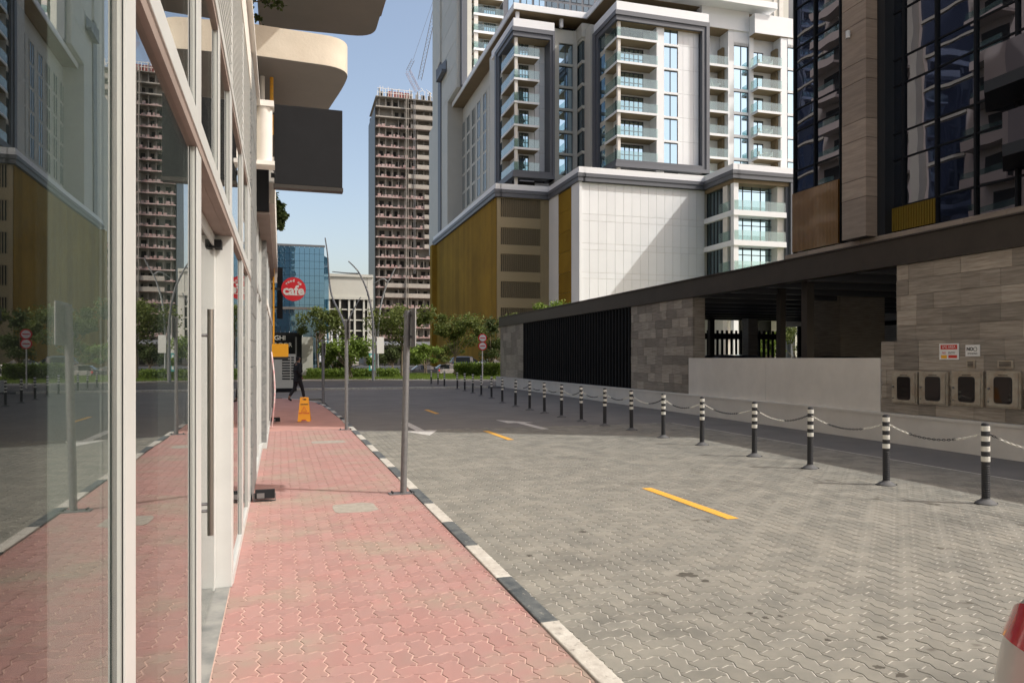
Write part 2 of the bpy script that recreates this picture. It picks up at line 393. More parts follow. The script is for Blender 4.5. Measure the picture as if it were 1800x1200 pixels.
def pave(parent, x0, x1, y0, y1, z, m, visible, name='paver'):
    rnd = random.Random(5); bricks = []
    shapes = {'H': [(p[0] * W_, p[1] * W_) for p in brick_outline(2, 1, .10)], 'V': [(p[0] * W_, p[1] * W_) for p in brick_outline(1, 2, .10)]}
    i0, i1 = int(x0 / W_) - 3, int(x1 / W_) + 3; j0, j1 = int(y0 / W_) - 3, int(y1 / W_) + 3
    for i in range(i0, i1):
        for j in range(j0, j1):
            c = (i - j) % 4
            if c not in (0, 2): continue
            o, ox, oy = ('H', i * W_, j * W_) if c == 0 else ('V', i * W_, (j - 1) * W_)
            cx, cy = ox + (W_ if c == 0 else W_ / 2), oy + (W_ / 2 if c == 0 else W_)
            if cx < x0 - W_ or cx > x1 + W_ or cy < y0 or cy > y1 or not visible(cx, cy): continue
            pts = [(p[0] + ox, p[1] + oy) for p in shapes[o]]; clipped = False
            for ax, v, kl in ((0, x0 + .002, False), (0, x1 - .002, True)):
                if any((p[ax] <= v) != kl for p in pts): pts = poly_clip(pts, ax, v, kl); clipped = True
                if len(pts) < 3: break
            if len(pts) < 4: continue
            if clipped and max(p[0] for p in pts) - min(p[0] for p in pts) < .03: continue
            dx, dz = cx * cos(TW) - cy * sin(TW), cx * sin(TW) + cy * cos(TW)
            infr = dz > 3.3 and abs(dx / dz) < .69
            bricks.append((dz if infr else 999, o, ox, oy, pts, clipped))
    bricks.sort(key=lambda b: b[0])
    base = {}
    for o in 'HV':
        mb = MB(); add_brick(mb, shapes[o], 0); base[o] = mb.mesh(name, m)
    rest = MB(); rest.tone = []
    for k, (d, o, ox, oy, pts, cl) in enumerate(bricks):
        zr = rnd.uniform(-.0004, .0006); tl = (rnd.uniform(-.006, .006), rnd.uniform(-.006, .006)); tone = rnd.random()
        if k < 298:
            if cl:
                mb = MB(); add_brick(mb, pts, 0, tl); ob = link(name, mb.mesh(name, m), parent); ob.location = (0, 0, z + zr)
            else:
                ob = link(name, base[o], parent); ob.location = (ox, oy, z + zr); ob.rotation_euler = (tl[1], -tl[0], 0)
            ob.color = (tone, 0, 0, 1)
        else:
            nf = add_brick(rest, pts, z + zr, tl); rest.tone += [tone] * nf
    ob = link(name + '_field', rest.mesh(name + '_field', m), parent); ob['kind'] = 'stuff'; ob.color = (0, 0, 0, 1)
def vis_road(x, y):
    a = math.atan2(x, y); return math.degrees(a) < 60 and y > .6 and (x - 1.6) < y * 1.6 + 2
pave(pavement, -.335, 1.49, .3, 17.0, 0., M['paver_pink'], lambda x, y: True)
pave(bpy.data.objects['road'], 1.61, 9.6, .6, 17.0, ROADZ, M['paver_grey'], vis_road)

# kerb of alternating black and white stones
kerb = structure('kerb', MB().box(1.50, 1.60, -4, 19.9, -.3, -.012), M['concrete'])
kb = F0.gr(952, 1092, .012)[1]           # a white stone starts here
k0 = kb - .95 * 5
for i in range(26):
    y = k0 + .95 * i
    if y > 19.6: break
    o = link('kerb_stone', MB().box(1.492, 1.61, y + .003, y + .947, -.12, .012).mesh('kerb_stone', M['kerb_white' if i % 2 == 0 else 'kerb_black']), kerb)
    bv = o.modifiers.new('bevel', 'BEVEL'); bv.width = .008; bv.segments = 2
pts = [(1.55, 19.9)] + curve[1:-1]; acc = 0
for i in range(len(pts) - 1):
    a, b = Vector(pts[i]), Vector(pts[i + 1]); L = (b - a).length; n = max(1, round(L / .95))
    for q in range(n):
        p, r = a.lerp(b, q / n), a.lerp(b, (q + .98) / n); d = (r - p).normalized(); nn = Vector((-d.y, d.x)) * .06; acc += 1
        link('kerb_stone', MB().prism([p - nn, r - nn, r + nn, p + nn], -.12, .012).mesh('kerb_stone', M['kerb_white' if acc % 2 else 'kerb_black']), kerb)

# road markings
def mark(name, outl, m, z=ROADZ + .002):
    o = structure(name, MB().prism(outl, z, z + .003), m); return o
for ya, yb in ((-2.2, -.2), (F0.gr(1285, 912, ROADZ)[1], F0.gr(1148, 857, ROADZ)[1]), (F0.gr(897, 773, ROADZ)[1], F0.gr(862, 757, ROADZ)[1]), (F0.gr(770, 727, ROADZ)[1], F0.gr(749, 720, ROADZ)[1])):
    mark('yellow_road_dash', [(4.42, ya), (4.55, ya), (4.55, yb), (4.42, yb)], M['yellow_line'])
ax, ay = F0.gr(735, 757, ROADZ)[:2]
mark('white_road_arrow', [(ax - .05, ay + 2.2), (ax - .05, ay), (ax - .34, ay), (ax + .05, ay - 1.1), (ax + .44, ay), (ax + .15, ay), (ax + .15, ay + 2.2)][::-1], M['white_line'])
p = lambda px, py: F0.gr(px, py, ROADZ)[:2]
a, b = Vector(p(958, 754)), Vector(p(915, 743)); d = (b - a).normalized(); nn = Vector((-d.y, d.x)) * .10
mark('white_road_arrow', [a - nn, b - nn, b + nn, a + nn][::1] if False else [a + nn, a - nn, b - nn, b - nn * 3.4, b + d * 1.0 + Vector((-.35, 0)), b + nn * 3.4, b + nn][::-1], M['white_line'])
# cement patches in the pink pavement
for px0, px1, py0, py1 in ((588, 672, 881, 903), (548, 612, 773, 780)):
    c0 = F0.gr(px0, py1); c1 = F0.gr(px1, py1); c2 = F0.gr(px1, py0)
    rr = random.Random(3); o = []
    for k in range(14):
        t = 2 * pi * k / 14; ex = (abs(cos(t)) ** .5) * (1 if cos(t) > 0 else -1); ey = (abs(sin(t)) ** .5) * (1 if sin(t) > 0 else -1)
        o.append(((c0[0] + c1[0]) / 2 + ex * (c1[0] - c0[0]) / 2 * rr.uniform(.9, 1.05), (c0[1] + c2[1]) / 2 + ey * (c2[1] - c0[1]) / 2 * rr.uniform(.9, 1.05)))
    link('cement_patch', MB().prism(o, -.002, .0022).mesh('cement_patch', M['concrete']), pavement)

# drips and stains on the driveway
stainm = mat('oil_stain', (.05, .045, .034), .85, col2=(.09, .082, .066), vs=30)
for px, py, w, h in ((1208, 1010, 42, 10), (1240, 1020, 18, 6), (1345, 1085, 16, 7), (1318, 1077, 14, 5), (1372, 1082, 10, 5), (1552, 1120, 20, 9), (1545, 1172, 26, 10), (1583, 1186, 30, 12), (1455, 1124, 14, 6), (1024, 934, 16, 4), (930, 976, 12, 4), (1640, 1088, 12, 4)):
    c = F0.gr(px, py, ROADZ); e1 = F0.gr(px + w / 2, py, ROADZ); e2 = F0.gr(px, py - h / 2, ROADZ); rr = random.Random(px); o = []
    hw, hh = abs(e1[0] - c[0]), abs(e2[1] - c[1])
    for k in range(16):
        t = 2 * pi * k / 16; r = rr.uniform(.45, 1.1); o.append((c[0] + hw * cos(t) * r, c[1] + hh * sin(t) * r))
    link('oil_stain', MB().prism(o, ROADZ - .001, ROADZ + .0016).mesh('oil_stain', stainm), bpy.data.objects['road'])

# ------------------------------------------------------------ shop building on the left
XF = -.323                                  # face of the shop front
YL = lambda px, x=XF: F0.T(px, x)
B = Thing('shop_building', 'cream framed glass shop front with apartments above along the pink pavement', 'building', (XF, 0, 0))
z_t0, z_t1, z_h, z_l, z_b = 2.48, 2.575, 3.41, 4.62, 5.08
# low sill strip and threshold
B.add('sill', MB().box(-.40, -.318, -3, 3.39, -.1, .05).box(-.40, -.318, 5.60, 8.8, -.1, .07), M['frame_cream'])
B.add('threshold', MB().box(-1.2, -.337, 3.36, 5.56, -.2, .004), M['threshold'])
def mullion(y0, y1, z0, z1, x0=-.42, x1=XF, name='mullion'):
    # white front cap, dark gasket groove, grey inner box
    mb = MB().box(-.3244, x1 + .002, y0, y1, z0, z1)
    o = B.add(name, mb, M['frame_cream'])
    B.add('trim', MB().box(-.3374, -.3276, y0 + .003, y1 - .003, z0, z1), M['frame_grey_trim'], parent=o)
    B.add('gasket', MB().box(-.3275, -.3245, y0 + .004, y1 - .006, z0, z1), M['dark_metal'], parent=o)
    return o
mullion(YL(218), YL(237), .05, z_h); mullion(YL(345), YL(353), -.0, z_h)
for a, b in ((-1.8, -1.68), (.02, .14)): mullion(a, b, .05, z_h)
for a, b in ((424.5, 427.5), (435, 440)): mullion(YL(a), YL(b), .07, z_h)
for a, b in ((383, 386.5),): mullion(YL(a), YL(b), z_t1, z_h)
mullion(YL(403.5), YL(407.5), z_t1, z_h)
# cream jamb of the entrance recess, facing the camera
B.add('jamb', MB().box(-.50, XF, YL(408), YL(408) + .16, 0, z_t0), M['frame_cream'], bevel=.004)
B.add('jamb', MB().box(-.60, -.435, YL(353) - .02, YL(353) + .04, 0, z_t0), M['frame_cream'])
# transom and head beams with a brown soffit reveal
B.add('transom', MB().box(-.42, -.312, -3, 8.78, z_t0 + .012, z_t1), M['frame_cream'], bevel=.003)
B.add('transom_soffit', MB().box(-.60, -.318, -3, 8.78, z_t0 - .03, z_t0 + .011), M['reveal_pink'])
B.add('recess_soffit', MB().box(-1.1, -.36, 3.40, 5.50, z_t0 - .034, z_t0 - .031), M['reveal_pink'])
B.add('head_beam', MB().box(-.42, -.315, -3, 8.78, z_h, z_h + .07), M['frame_cream'])
B.add('head_soffit', MB().box(-.50, -.322, -3, 8.78, z_h - .04, z_h - .001), M['reveal_pink'])
for i in range(17):                          # louvre blades above the shop windows
    z = z_h + .10 + i * .067
    B.add('louvre_blade', MB().prism_x([(0, 0)], 0, 0) if False else MB().poly([(-.36, -3, z + .05), (-.36, 8.78, z + .05), (-.33, 8.78, z), (-.33, -3, z)]).box(-.334, -.322, -3, 8.78, z - .008, z + .010), M['frame_cream'])
B.add('louvre_back', MB().box(-.42, -.38, -3, 8.78, z_h + .07, z_l), M['dark_metal'])
for y in (YL(237), YL(353), 5.5, 7.1): B.add('louvre_post', MB().box(-.37, -.319, y - .03, y + .03, z_h + .07, z_l), M['frame_cream'])
B.add('fascia', MB().box(-.42, -.312, -3, 10.3, z_l, z_b - .06), M['cream'])
B.add('drip_edge', MB().box(-.42, -.26, -3, 11.8, z_b - .055, z_b), M['white_paint'])
# glass panes
def pane(y0, y1, z0, z1, x=-.3375, name='pane'):
    return B.add(name, MB().box(x - .008, x, y0, y1, z0, z1), M['shop_glass'])
ys = [(-1.68, .02), (.14, YL(218) + .06), (YL(237) - .02, YL(345) + .06)]
for a, b in ys: pane(a, b, .05, z_t0)
up = [-1.68, .14, YL(237), YL(353), YL(386.5), YL(407.5), YL(427.5)]
for a, b in ((-1.68, .02), (.14, YL(218)), (YL(237), YL(345)), (YL(353), YL(383)), (YL(386.5), YL(403.5)), (YL(407.5), YL(424.5)), (YL(427.5), YL(435)), (YL(440), 8.78)): pane(a, b, z_t1, z_h)
for a, b in ((YL(408) + .16, YL(424.5)), (YL(427.5), YL(435)), (YL(440), 8.78)): pane(a, b, .07, z_t0)
# inner frosted boards that show as paler strips behind the reflections
B.add('frosted_board', MB().box(-.3505, -.3485, YL(85, -.3485), YL(237) , .05, z_t0), M['film'])
B.add('frosted_board', MB().box(-.3505, -.3485, YL(278, -.3485), YL(353) - .03, .05, z_t0), mat('grey_board', (.13, .15, .14), .8))
# glass door with long pull handle
dx = -.436
dr = B.add('door', MB().box(dx - .02, dx, 3.46, YL(408) - .10, .03, 2.36), M['shop_glass'])
B.add('door_frame', MB().box(dx - .03, dx + .006, YL(408) - .10, YL(408) - .002, .01, 2.44).box(dx - .03, dx + .006, 3.44, YL(408) - .10, 2.362, 2.44), M['frame_cream'], parent=dr)
yh = YL(370, -.385)
hd = B.add('handle', MB().cyl((-.385, yh, .58), (-.385, yh, 1.88), .0175, n=14), M['steel'], parent=dr, smooth=True)
B.add('handle_bracket', MB().cyl((dx, yh, 1.73), (-.385, yh, 1.73), .009, n=8).cyl((dx, yh, .72), (-.385, yh, .72), .009, n=8).cyl((dx, yh, .76), (-.385, yh, .76), .009, n=8), M['galv'], parent=dr)
B.add('door_closer', MB().box(-.46, -.385, YL(408) - .13, YL(408) - .01, 2.35, 2.405), M['black'], parent=dr)
B.add('door_side_panel', MB().box(-.52, -.46, YL(408) - .004, YL(408) + .0, .0, 2.44), M['frame_cream'])
# interior room shell seen dimly through the glass
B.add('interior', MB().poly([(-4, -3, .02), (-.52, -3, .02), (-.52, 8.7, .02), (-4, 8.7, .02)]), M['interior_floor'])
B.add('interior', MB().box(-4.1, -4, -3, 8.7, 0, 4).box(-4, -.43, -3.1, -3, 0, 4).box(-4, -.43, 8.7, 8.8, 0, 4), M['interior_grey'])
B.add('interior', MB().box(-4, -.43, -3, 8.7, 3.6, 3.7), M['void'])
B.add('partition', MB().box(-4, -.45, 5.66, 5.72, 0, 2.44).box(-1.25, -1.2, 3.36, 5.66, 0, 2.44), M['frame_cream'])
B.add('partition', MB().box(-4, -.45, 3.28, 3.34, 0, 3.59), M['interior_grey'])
for i, (bx, by) in enumerate(((-2.4, 1.0), (-3.0, 2.6), (-1.9, 7.2))):
    B.add('shop_counter', MB().box(bx - .3, bx + .3, by - .6, by + .6, .02, .95 + .2 * i), M['interior_grey'])
# stone pier, then the cream bays beyond it
y8, y10 = 8.80, YL(448)
for i in range(17):
    h = .30; z = i * h
    B.add('stone_block', MB().box(-.42, -.300 + random.uniform(-.004, .002), y8, y10, z + .003, z + h - .003), M['pier_grey'], tone=random.random())
yy = [YL(448), YL(452), YL(456), YL(459)]
B.add('wall', MB().box(-.45, -.335, y10, 24.3, 3.9, 5.02).box(-.9, -.45, 8.7, 24.3, 0, 5.02), M['cream'])
B.add('base_strip', MB().box(-.42, -.30, y10, 13.8, -.1, .09).box(-.42, -.23, 13.8, 24.4, -.1, .10), M['frame_cream'])
for a, b in ((10.35, 10.6), (11.9, 12.1), (13.6, 13.85)): B.add('mullion', MB().box(-.42, XF, a, b, .09, 3.9), M['frame_cream'])
for a, b in ((10.6, 11.9), (12.1, 13.6)):
    pane(a, b, .09, 2.6, -.36); pane(a, b, 2.7, 3.9, -.36)
    B.add('blind', MB().box(-.44, -.42, a, b, .09, 3.9), M['frame_cream'])
B.add('transom', MB().box(-.42, -.315, 10.6, 13.6, 2.6, 2.7), M['frame_cream'])
for i, y in enumerate((13.85, 15.4, 17.0, 18.6, 20.2, 21.8)):   # projecting cream bays
    B.add('bay_panel', MB().box(-.44, -.262, y + .20, y + 1.42, .10, 2.55), M['white_paint' if i % 2 else 'frame_cream'])
    B.add('bay_post', MB().box(-.44, -.236, y, y + .18, .10, 3.9), M['frame_cream' if i % 3 else 'pier_grey'])
    B.add('bay_head', MB().box(-.44, -.225, y + .18, y + 1.6, 2.55, 2.68), M['white_paint'])
    B.add('bay_window', MB().box(-.40, -.300, y + .18, y + 1.6, 2.68, 3.9), M['win_dark'])
B.add('end_post', MB().box(-.44, -.20, 23.4, 24.4, .1, 5.0), M['pier_grey'])
# sign band box with grey-brown underside and dark end
B.add('sign_band', MB().box(-.33, -.165, 11.25, 22.8, 3.72, 4.42), M['black'])
B.add('sign_band_soffit', MB().box(-.33, -.150, 11.30, 22.8, 3.68, 3.715), M['reveal_pink'])
B.add('sign_band_lip', MB().box(-.164, -.08, 11.6, 22.8, 3.9, 4.6), M['cream'])
# bracket box carrying the projecting sign
B.add('awning_cassette', MB().cyl((-.21, 10.7, 4.28), (-.21, 10.7, 5.02), .105, n=20), M['cream'], smooth=True)
B.add('cassette_cap', MB().box(-.33, -.085, 10.58, 10.85, 5.022, 5.10).box(-.33, -.075, 10.56, 10.86, 4.22, 4.275), M['white_paint'])
# storeys above: set back wall, apartments with balconies (they show in the glass opposite)
B.add('upper_wall', MB().box(-15, -.36, -12, 24.3, 5.1, 6.0).box(-15, -1.3, -12, 24.3, 6.0, 62), M['purple_wall'])
B.add('upper_wall', MB().box(-15, -.45, -12, 24.3, 5.021, 5.09), M['void'])
for c, (ya, yb) in enumerate(((-9, -5.2), (-1.5, 2.6), (12.9, 16.8), (20, 23.5))):
    mb = MB(); mg = MB()
    for k in range(3 if ya > 5 else 1, 17):
        z = 6 + 3.3 * k
        mb.box(-1.3, .35, ya, yb, z - .2, z).box(.25, .35, ya, yb, z, z + 1.0).box(-1.3, .25, ya, ya + .1, z, z + 1.0)
        mg.box(-1.3, -1.26, ya + .5, yb - .5, z + .05, z + 2.4)
    B.add('balcony_stack', mb, M['balc_cream']); B.add('window_stack', mg, M['win_dark'])
for ya, yb in ((-4.5, -2.2), (3.5, 5.2), (6.2, 8.2), (9.6, 12.1), (17.4, 19.4)):
    mg = MB(); mb = MB()
    for k in range(1, 17):
        z = 6 + 3.3 * k; mg.box(-1.3, -1.25, ya, yb, z + .1, z + 2.9); mb.box(-1.3, -1.2, ya - .1, yb + .1, z - .2, z + .1)
    B.add('window_stack', mg, M['blue_glass']); B.add('spandrel_stack', mb, M['conc_slab'])
# lower balcony: cream front with rounded corner and tapering soffit
def rounded(pts, r, n=7):
    out = []
    for i in range(len(pts)):
        a, b, c = Vector(pts[i - 1][:2]), Vector(pts[i][:2]), Vector(pts[(i + 1) % len(pts)][:2]); rr = pts[i][2] if len(pts[i]) > 2 else 0
        if rr <= 0: out.append(tuple(b)); continue
        u, v = (a - b).normalized(), (c - b).normalized(); p0, p1 = b + u * rr, b + v * rr
        for k in range(n + 1):
            t = k / n; out.append(tuple(p0 * (1 - t) ** 2 + b * 2 * t * (1 - t) + p1 * t * t))
    return out
q = lambda px, py, z: F0.at_d(px, py, (z - H) * F / (HY - py))[:2]
z1 = 6.0
o = [q(484, 103, z1), (*q(617, 121, z1), .42), (*q(604, 152, z1), .3), (*q(575, 196, z1), 0), (.45, 17.6), (-.40, 17.6)]
o[0] = (-.40, q(484, 103, z1)[1] - .04)
B.add('balcony', MB().prism(rounded(o, .3), z1, z1 + .45), M['balc_cream'], smooth=True)
B.add('balcony_soffit', MB().prism(rounded(o, .3), z1 - .006, z1 - .002), M['soffit_shade'])  # thin sheet under the balcony, coloured dark for the shade there
z2 = 8.9
o = [(-.45, 6.2), (2.02, 6.2), (2.0, 16.2), (*q(656, 66, z2), .45), (-.45, q(470, 49, z2)[1])]
o = [(-.45, 6.2), (2.03, 6.2), (*q(657, 66, z2), .5), (-.45, q(462, 47, z2)[1])]
B.add('balcony', MB().prism(rounded(o, .3), z2, z2 + .9), M['balc_cream'], smooth=True)
B.add('balcony_soffit', MB().prism(rounded(o, .3), z2 - .006, z2 - .002), M['soffit_shade'])
B.add('balcony_edge', MB().box(2.035, 2.09, 6.2, 16.2, z2 + .12, z2 + .85), M['reveal_pink'])
yp = 12.2
B.add('gas_pipe', MB().tube([(F0.S(477.5, yp), yp, 5.1), (F0.S(477.5, yp), yp, 6.2)], .028, 8), M['yellow_line'])
B.add('drain_pipe', MB().tube([(F0.S(461, yp), yp, 5.1), (F0.S(461, yp), yp, 6.1)], .04, 10), M['white_paint'])

# projecting signs
yb = 11.0
l, r = F0.at_t(482, 183, yb), F0.at_t(602, 194, yb)
zb = F0.at_t(482, 325, yb)[2]
bs = Thing('projecting_sign', 'large blank black box sign sticking out from the shop front below the balconies', 'sign', (l[0], yb, zb))
bs.add('sign_box', MB().box(l[0], r[0], yb, yb + .16, zb + .02, l[2]), M['black'], bevel=.006)
bs.add('sign_edge', MB().box(l[0] - .01, r[0] + .01, yb - .01, yb + .17, zb - .035, zb + .018), M['canopy'])
bs.add('bracket', MB().box(-.13, l[0], yb + .05, yb + .1, l[2] - .12, l[2] - .06).box(-.13, l[0], yb + .05, yb + .1, zb + .12, zb + .18), M['dark_metal'])
bs.add('cable', MB().tube([(-.14, yb - .03, 5.02), (-.115, yb - .04, 4.8), (-.12, yb - .04, 4.5), (-.105, yb - .03, 4.28), (l[0] + .01, yb - .02, 4.2)], .008, 6), M['rubber'])

yc = 21.5
c = F0.at_t(516, 508, yc); R = 21.0 / F * (yc * .95)
cs = Thing('cafe_sign', 'round red projecting sign with white cafe lettering', 'sign', c)
n = 40
disc = MB().cyl((c[0], c[1], c[2]), (c[0], c[1] + .10, c[2]), R, n=n)
cs.add('disc', disc, M['red'], smooth=True)
text('cafe', .36, cs.o, M['white'], (0, -.012, -.045), (pi / 2, 0, 0), font_bold=.012)
for i, ch in enumerate('good up'):
    if ch == ' ': continue
    t = radians(52 - i * 17.3); rr = R * .74
    text(ch, .105, cs.o, M['white'], (-sin(t) * rr, -.012, cos(t) * rr * .95), (pi / 2, -t, 0), font_bold=.004)
cs.add('underline', MB().box(c[0] - .22, c[0] + .22, c[1] - .012, c[1] - .001, c[2] - .175, c[2] - .162), M['white'])
cs.add('bracket', MB().box(-.25, c[0] - R + .02, yc + .03, yc + .07, c[2] - .03, c[2] + .03), M['dark_metal'])
l = F0.at_t(487, 470, 22.2); r = F0.at_t(497, 560, 22.2)
t = Thing('projecting_sign', 'narrow tall black blade sign behind the red cafe disc', 'sign', (l[0], 22.2, r[2]))
t.add('sign_box', MB().box(l[0], r[0], 22.2, 22.3, r[2], l[2]), M['black'])
t.add('bracket', MB().box(-.3, l[0], 22.23, 22.27, r[2] + .3, r[2] + .35), M['dark_metal'])
yo = 19.9
l, r = F0.at_t(478, 604, yo), F0.at_t(507, 627, yo)
t = Thing('projecting_sign', 'small orange box sign on the cream wall above the flood light', 'sign', (l[0], yo, r[2]))
t.add('sign_box', MB().box(l[0], r[0], yo, yo + .1, r[2], l[2]), M['orange_sign'], bevel=.004)
t.add('sign_base', MB().box(l[0], r[0] - .01, yo + .005, yo + .11, r[2] - .07, r[2] - .002), M['dark_metal'])
l2 = F0.at_t(479.5, 470, yo); r2 = F0.at_t(482.5, 603, yo)
t.add('lit_strip', MB().box(l2[0], r2[0], yo + .02, yo + .06, r2[2], l2[2]), M['orange_sign'])
l2 = F0.at_t(481, 455, yo + 1); r2 = F0.at_t(487, 497, yo + 1)
t = Thing('projecting_sign', 'small cream box sign high on the wall at the end of the shop front', 'sign', (l2[0], yo + 1, r2[2]))
t.add('sign_box', MB().box(l2[0] - .06, r2[0], yo + 1, yo + 1.1, r2[2], l2[2]), M['cream'])
t.add('bracket', MB().box(-.33, l2[0] - .06, yo + 1.03, yo + 1.07, r2[2] + .2, r2[2] + .24), M['dark_metal'])

# hanging plants
def foliage(name, label, cat, pts, leafm, size, seed, n, stemm='bark'):
    rr = random.Random(seed); c0 = pts[0][0]
    T = Thing(name, label, cat, c0)
    mb = MB(); mb.tone = []
    for (c, r) in pts:
        for k in range(n):
            d = Vector((rr.gauss(0, 1), rr.gauss(0, 1), rr.gauss(0, 1))).normalized() * r * rr.random() ** .5
            p = Vector(c) + d; a = Vector((rr.uniform(-1, 1), rr.uniform(-1, 1), rr.uniform(-1, .3))).normalized() * size
            b = a.cross(Vector((rr.uniform(-1, 1), rr.uniform(-1, 1), 1))).normalized() * size * .4
            mb.poly([p, p + a * .5 + b, p + a, p + a * .5 - b]); mb.tone.append(rr.random())
    o = T.add('leaves', mb, M[leafm], kind='stuff'); o.color = (0, 0, 0, 1)
    T.add('stem', MB().tube([Vector(p[0]) for p in pts] if len(pts) > 1 else [c0, (c0[0], c0[1], c0[2] + .2)], .01, 5), M[stemm])
    return T
a = lambda px, py, d: F0.at_d(px, py, d)
foliage('hanging_plant', 'dark leafy plant hanging beside the black box sign', 'plant', [(a(478, 345, 17), .1), (a(488, 362, 17), .14), (a(495, 377, 17), .13), (a(490, 392, 17), .12)], 'leaf_dark', .13, 3, 120)
foliage('hanging_plant', 'thin dry twigs with dark leaves hanging under the upper balcony', 'plant', [(a(440, 4, 12), .1), (a(470, 2, 12), .12), (a(490, 6, 12), .1)], 'leaf_dark', .07, 4, 40)
foliage('hanging_plant', 'small sprig of leaves at the end of the cream balcony face', 'plant', [(a(452, 30, 11.2), .05), (a(463, 52, 11.2), .09), (a(468, 60, 11.2), .06)], 'leaf_dark', .06, 5, 50)

# flood lights on the pavement at the foot of the wall
def floodlight(x, y, label):
    T = Thing('flood_light', label, 'light', (x, y, 0))
    T.add('housing', MB().prism_x([(y - .05, .035), (y + .07, .02), (y + .09, .12), (y - .03, .135)], x - .10, x + .11), M['black'], bevel=.004)
    T.add('lens', MB().box(x - .08, x - .0, y - .058, y - .05, .045, .10), M['galv'])
    T.add('bracket', MB().box(x - .12, x - .102, y - .01, y + .04, 0, .09).box(x + .112, x + .12, y - .01, y + .04, 0, .09).box(x - .12, x + .12, y, y + .03, 0, .008), M['galv'])
floodlight(-.17, 8.72, 'black flood light lying at the foot of the grey stone pier')
floodlight(-.12, 19.2, 'black flood light on the pavement beside the orange floor sign')
# red and white string of lights hanging down the wall
ropem = mat('pink_white_rope', (.75, .35, .36), .8, col2=(.8, .75, .7), vs=9)
rp = []
for i in range(22):
    t = i / 21; yy_ = 17.8; px = 477 + 6 * sin(t * pi); py = 618 + t * 138
    x, y, z = F0.at_t(px, py, yy_); rp.append((max(x, -.21), y, max(z, .02)))
o = link('hanging_rope', MB().tube(rp, .018, 6).mesh('hanging_rope', ropem)); props(o, 'red and white cord hanging down the cream wall to the ground', 'cord')

# mauve apartment block farther down the left side: it shows only as a reflection in the dark glass tower
Q = Thing('apartment_building', 'mauve brown apartment block mirrored in the dark glass tower', 'building', (-5, 44, 0))
Q.add('wall', MB().box(-22, -5, 44, 112, 0, 72), M['purple_wall'])
for c_, (ya, yb) in enumerate(((46, 50), (58, 62.5), (66, 70), (78, 82), (87, 91), (97, 101))):
    mb, mg, mr = MB(), MB(), MB()
    for k in range(1, 22):
        z = 3.3 * k; mb.box(-5, -3.5, ya, yb, z - .25, z).box(-3.62, -3.5, ya, yb, z, z + .55); mg.box(-5, -4.96, ya + .6, yb - .8, z, z + 2.4); mr.box(-3.6, -3.57, ya, yb, z + .55, z + 1.1)
    Q.add('balcony_stack', mb, M['purple_wall']); Q.add('window_stack', mg, M['void']); Q.add('railing_stack', mr, M['rail_glass'])
for ya, yb in ((51, 56), (63.5, 65), (71, 76), (83, 86), (92, 96), (102.5, 108)):
    mg, mb = MB(), MB()
    for k in range(1, 22): z = 3.3 * k; mg.box(-5, -4.9, ya, yb, z + .2, z + 3.05); mb.box(-5, -4.8, ya - .1, yb + .1, z - .12, z + .12)
    Q.add('window_stack', mg, M['navy_glass']); Q.add('spandrel_stack', mb, M['conc_slab'])
Q.add('corner_fin', MB().box(-5, -4.2, 56.4, 57.4, 0, 72).box(-5, -4.2, 76.6, 77.4, 0, 72), M['conc_slab'])

# ------------------------------------------------------------ apartment complex behind the wall: podium, two framed blocks, tall tower
A = Thing('apartment_complex', 'white apartment complex with framed balcony bays above a podium with gold screen', 'building', (25, 74.9, -.1), FM)
sA, tA, sB, tB, sC, tC = 25.0, 92.0, 32.2, 81.2, 48.8, 74.9
sE = FM.S(1397, tC)
def panel_grid(T, axis, plane, us, zs, m, name='cladding_panel', parent=None, th=.06, gap=.03):
    cache = {}
    for i in range(len(us) - 1):
        for j in range(len(zs) - 1):
            w, h = us[i + 1] - us[i] - gap, zs[j + 1] - zs[j] - gap; key = (round(w, 3), round(h, 3))
            if key not in cache:
                mb = MB().box(0, w, -th, 0, 0, h) if axis == 't' else MB().box(-th, 0, 0, w, 0, h)
                cache[key] = mb.mesh(name, m)
            loc = (us[i] + gap / 2, plane, zs[j] + gap / 2) if axis == 't' else (plane, us[i] + gap / 2, zs[j] + gap / 2)
            T.inst(name, cache[key], loc, parent)
def lin(a, b, n): return [a + (b - a) * i / n for i in range(n + 1)]
# podium body
pod = A.add('podium', MB().prism([(sA + .1, tA + .3), (sB + .2, tA + .3), (sB + .2, tB + .2), (sC + .4, tB + .2), (sC + .4, tC + 2.5), (sE - .1, tC + 2.5), (70, tC + 2.5), (70, 136), (sA + .1, 136)], -.1, 23.2), M['facade_grey'])
# cornice: dark frieze with stepped profile under a pale parapet
def cornice(path, z, m1='frame_grey', m2='facade_white', h1=.95, h2=.75, out=.35):
    for (off, za, zb, m) in ((out, z, z + h1 * .55, m1), (out * 1.25, z + h1 * .55, z + h1, m1), (out * .7, z + h1, z + h1 + h2, m2)):
        mb = MB()
        for i in range(len(path) - 1):
            a, b = path[i], path[i + 1]
            if abs(a[0] - b[0]) < 1e-6:   # along t (left-facing)
                t0, t1 = min(a[1], b[1]) - off, max(a[1], b[1]) + (off if False else 0)
                mb.box(a[0] - off, a[0] + .6, t0, t1, za, zb)
            else:
                mb.box(min(a[0], b[0]) - off + .0005 + .6, max(a[0], b[0]) + .001 * i, a[1] - off, a[1] + .6, za, zb - .001)
        A.add('cornice', mb, M[m])
cornice([(sA, 136.3), (sA, tA), (sB, tA), (sB, tB), (sC, tB), (sC, tC), (sE, tC)], 22.35)
